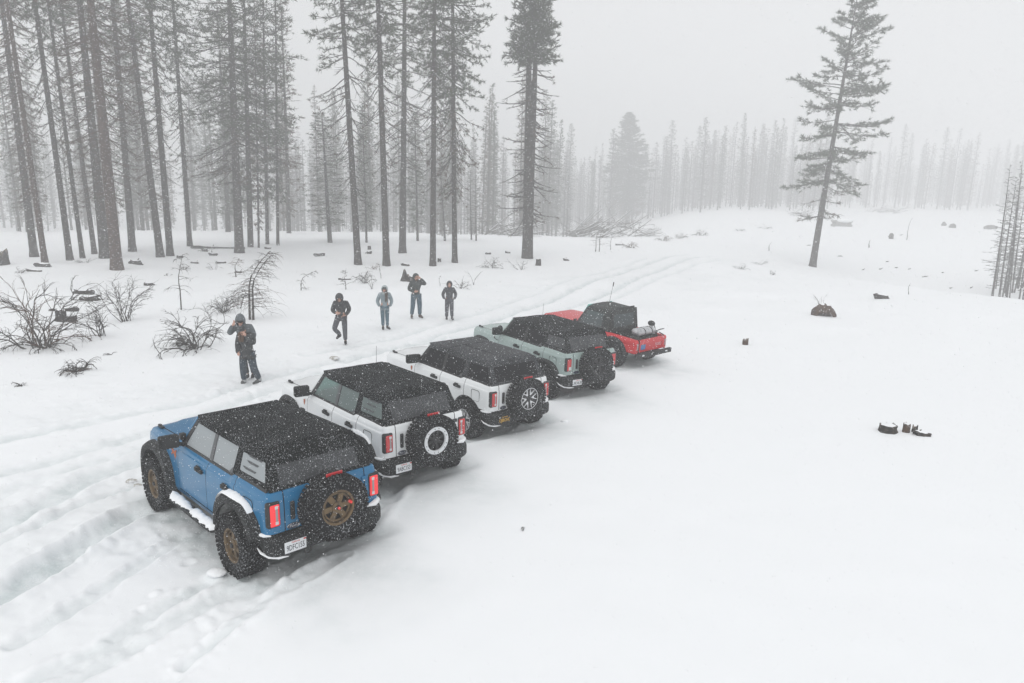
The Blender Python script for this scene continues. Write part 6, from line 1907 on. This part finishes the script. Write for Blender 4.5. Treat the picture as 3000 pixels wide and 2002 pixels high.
def brush_pile(px, py, wpx, hpx, label, seed, n=150, poles=26, lean=.5):
    p = on_ground(px, py); m = px_m(p); W, H = wpx / m, hpx / m
    rr = random.Random(seed); f = Fast(); snow = Fast()
    for i in range(n):
        x = rr.uniform(-.5, .5); h = H * .62 * (1 - (2 * x) ** 2) ** .6
        o = np.array([x * W, rr.uniform(-1.6, 1.6), rr.uniform(0, 1) * h])
        d = np.array([rr.gauss(.25, .9), rr.gauss(0, .6), rr.gauss(.12, .30)])
        branchlet(f, o, d, rr.uniform(1.2, 3.0), rr.uniform(.02, .045), 1, rr, .1, 0, .12)
    for i in range(poles):
        x = rr.uniform(-.48, .25); a = rr.gauss(lean, .16); L = rr.uniform(3.0, 5.6)
        o = np.array([x * W, rr.uniform(-1.8, .6), rr.uniform(-.1, .3) * H]); d = np.array([math.cos(a), rr.gauss(0, .12), math.sin(a)])
        f.stick([o, o + d * L * .5, o + d * L], [.085, .07, .035], 0, 6)
        s0 = np.array([0, 0, .075]); snow.stick([o + d * .2 * L + s0, o + d * .55 * L + s0 * .9, o + d * .97 * L + s0 * .6], [.05, .05, .025], 0, 5)
    o = empty('brush_pile', p); tag(o, label, 'brush pile')
    link_mesh('branches', f.mesh('brush_pile', [M_GREYWOOD, M_STEM]), o)
    link_mesh('snow', snow.mesh('brush_snow', [M_SNOWCAP]), o)
brush_pile(1786, 696, 250, 74, 'big pile of cut branches and long poles beyond the bend of the track', 61, 170, 30, .52)
brush_pile(1480, 690, 140, 46, 'hazy heap of cut branches behind the twin stemmed cedar', 62, 90, 6, .3)
brush_pile(2352, 634, 60, 24, 'faint brush heap behind the lone leaning pine', 63, 60, 4, .3)
brush_pile(2590, 624, 95, 22, 'faint long brush heap in the far right clearing', 64, 70, 5, .25)

def log_stack():
    p = on_ground(2468, 664); m = px_m(p); W = 60 / m; o = empty('log_stack', p); tag(o, 'hazy snow topped stack of cut logs behind the leaning pine', 'log stack')
    r = .24; k = 0
    for row in range(3):
        for c in range(int(W / .5) - row % 2):
            b = MB(); b.tube([(-W / 2 + .25 + c * .5 + .25 * (row % 2), -.9, .2 + row * .41), (-W / 2 + .25 + c * .5 + .25 * (row % 2), .9, .2 + row * .41)], r, 8); b.build('log', M_PALEWOOD, o, 40); k += 1
    s = MB(); s.ellipsoid((0, -.3, 1.15), (W / 2 * .98, 1.1, .45), 14, 7, jit=.1); s.build('snow', M_SNOWCAP, o, 60)
log_stack()

# clods thrown up by the wheels
for i, (px, py, s, br, lab) in enumerate([(636, 1684, .13, False, 'flat disc of packed snow beside the blue car rear wheel'), (385, 1412, .10, True, 'larger brown clod in the rut left of the blue car'), (402, 1424, .08, True, 'smaller brown clod in the rut left of the blue car'),
                                   (980, 1052, .16, True, 'dirty clod of snow between the people and the white cars'), (1655, 1235, .10, False, 'snow lump behind the hardtop car right wheel')]):
    p = on_ground(px, py); b = MB(); b.ellipsoid((0, 0, s * .15), (s, s * .8, s * .38), 12, 7, jit=.22, seed=i)
    o = b.build('snow_clod', M_SNOWCAP if not br else M_DIRTY, None, 50)
    o.location = p; tag(o, lab, 'snow clod')
# ------------------------------------------------------------------ falling snow
def falling_snow():
    rng = np.random.default_rng(5)
    def sample(n, y0, y1):
        """spread evenly through a slab of air in front of the clearing"""
        out = []
        while sum(len(a) for a in out) < n:
            y = (y0 ** 3 + (y1 ** 3 - y0 ** 3) * rng.random(n)) ** (1 / 3)
            x = (rng.random(n) * 2 - 1) * y * .86
            z = CAM_H - .21 * y + (rng.random(n) * 2 - 1) * y * .60
            k = z > .05
            out.append(np.column_stack([x, y, z])[k])
        return np.vstack(out)[:n]
    P = np.vstack([sample(92000, 4.0, 13), sample(170000, 13, 32)])
    n = len(P)
    size = np.where(P[:, 1] < 13, rng.gamma(3.0, .0008, n), rng.gamma(3.0, .0018, n)) + .0010
    size *= .78
    size = np.minimum(size, .0008 * P[:, 1] + .0012)
    wind = np.array([.75, .1, -.65]); wind /= np.linalg.norm(wind)
    ax = wind + rng.normal(0, .35, (n, 3)); ax /= np.linalg.norm(ax, axis=1)[:, None]
    u = np.cross(ax, rng.normal(0, 1, (n, 3))); u /= np.linalg.norm(u, axis=1)[:, None]
    w = np.cross(ax, u)
    s = size[:, None]; el = rng.uniform(1.0, 1.9, (n, 1))
    V = np.stack([P + ax * s * el, P + u * s - ax * s * el * .4, P - u * .5 * s + w * .87 * s - ax * s * el * .4, P - u * .5 * s - w * .87 * s - ax * s * el * .4], 1).reshape(-1, 3)
    F0 = np.array([(0, 1, 2), (0, 2, 3), (0, 3, 1), (1, 3, 2)])
    F = (F0[None] + 4 * np.arange(n)[:, None, None]).reshape(-1, 3)
    me = bpy.data.meshes.new('falling_snow')
    me.vertices.add(len(V)); me.vertices.foreach_set('co', V.ravel())
    me.loops.add(F.size); me.loops.foreach_set('vertex_index', F.ravel().astype(np.int32))
    me.polygons.add(len(F)); me.polygons.foreach_set('loop_start', np.arange(0, F.size, 3, dtype=np.int32))
    me.update(calc_edges=True)
    me.materials.append(mat('snowflake', (.90, .91, .93), .9, spec=.1))
    tag(link_mesh('falling_snow', me), 'snowflakes falling through the air across the clearing', kind='stuff')
falling_snow()
# ------------------------------------------------------------------ the snowy air
HAZE = .0053
def build_haze():
    b = MB()
    b.box((0, 215, 19), (1000, 580, 57))
    m = bpy.data.materials.new('snowy_air'); m.use_nodes = True
    t = m.node_tree
    t.nodes.remove(t.nodes['Principled BSDF'])
    v = t.nodes.new('ShaderNodeVolumePrincipled')
    v.inputs['Color'].default_value = (.962, .966, .972, 1)
    v.inputs['Density'].default_value = HAZE
    t.links.new(v.outputs[0], t.nodes['Material Output'].inputs['Volume'])
    o = b.build('haze', m, sharp=None)
    tag(o, 'snow haze hanging in the air over the clearing', kind='stuff')
build_haze()
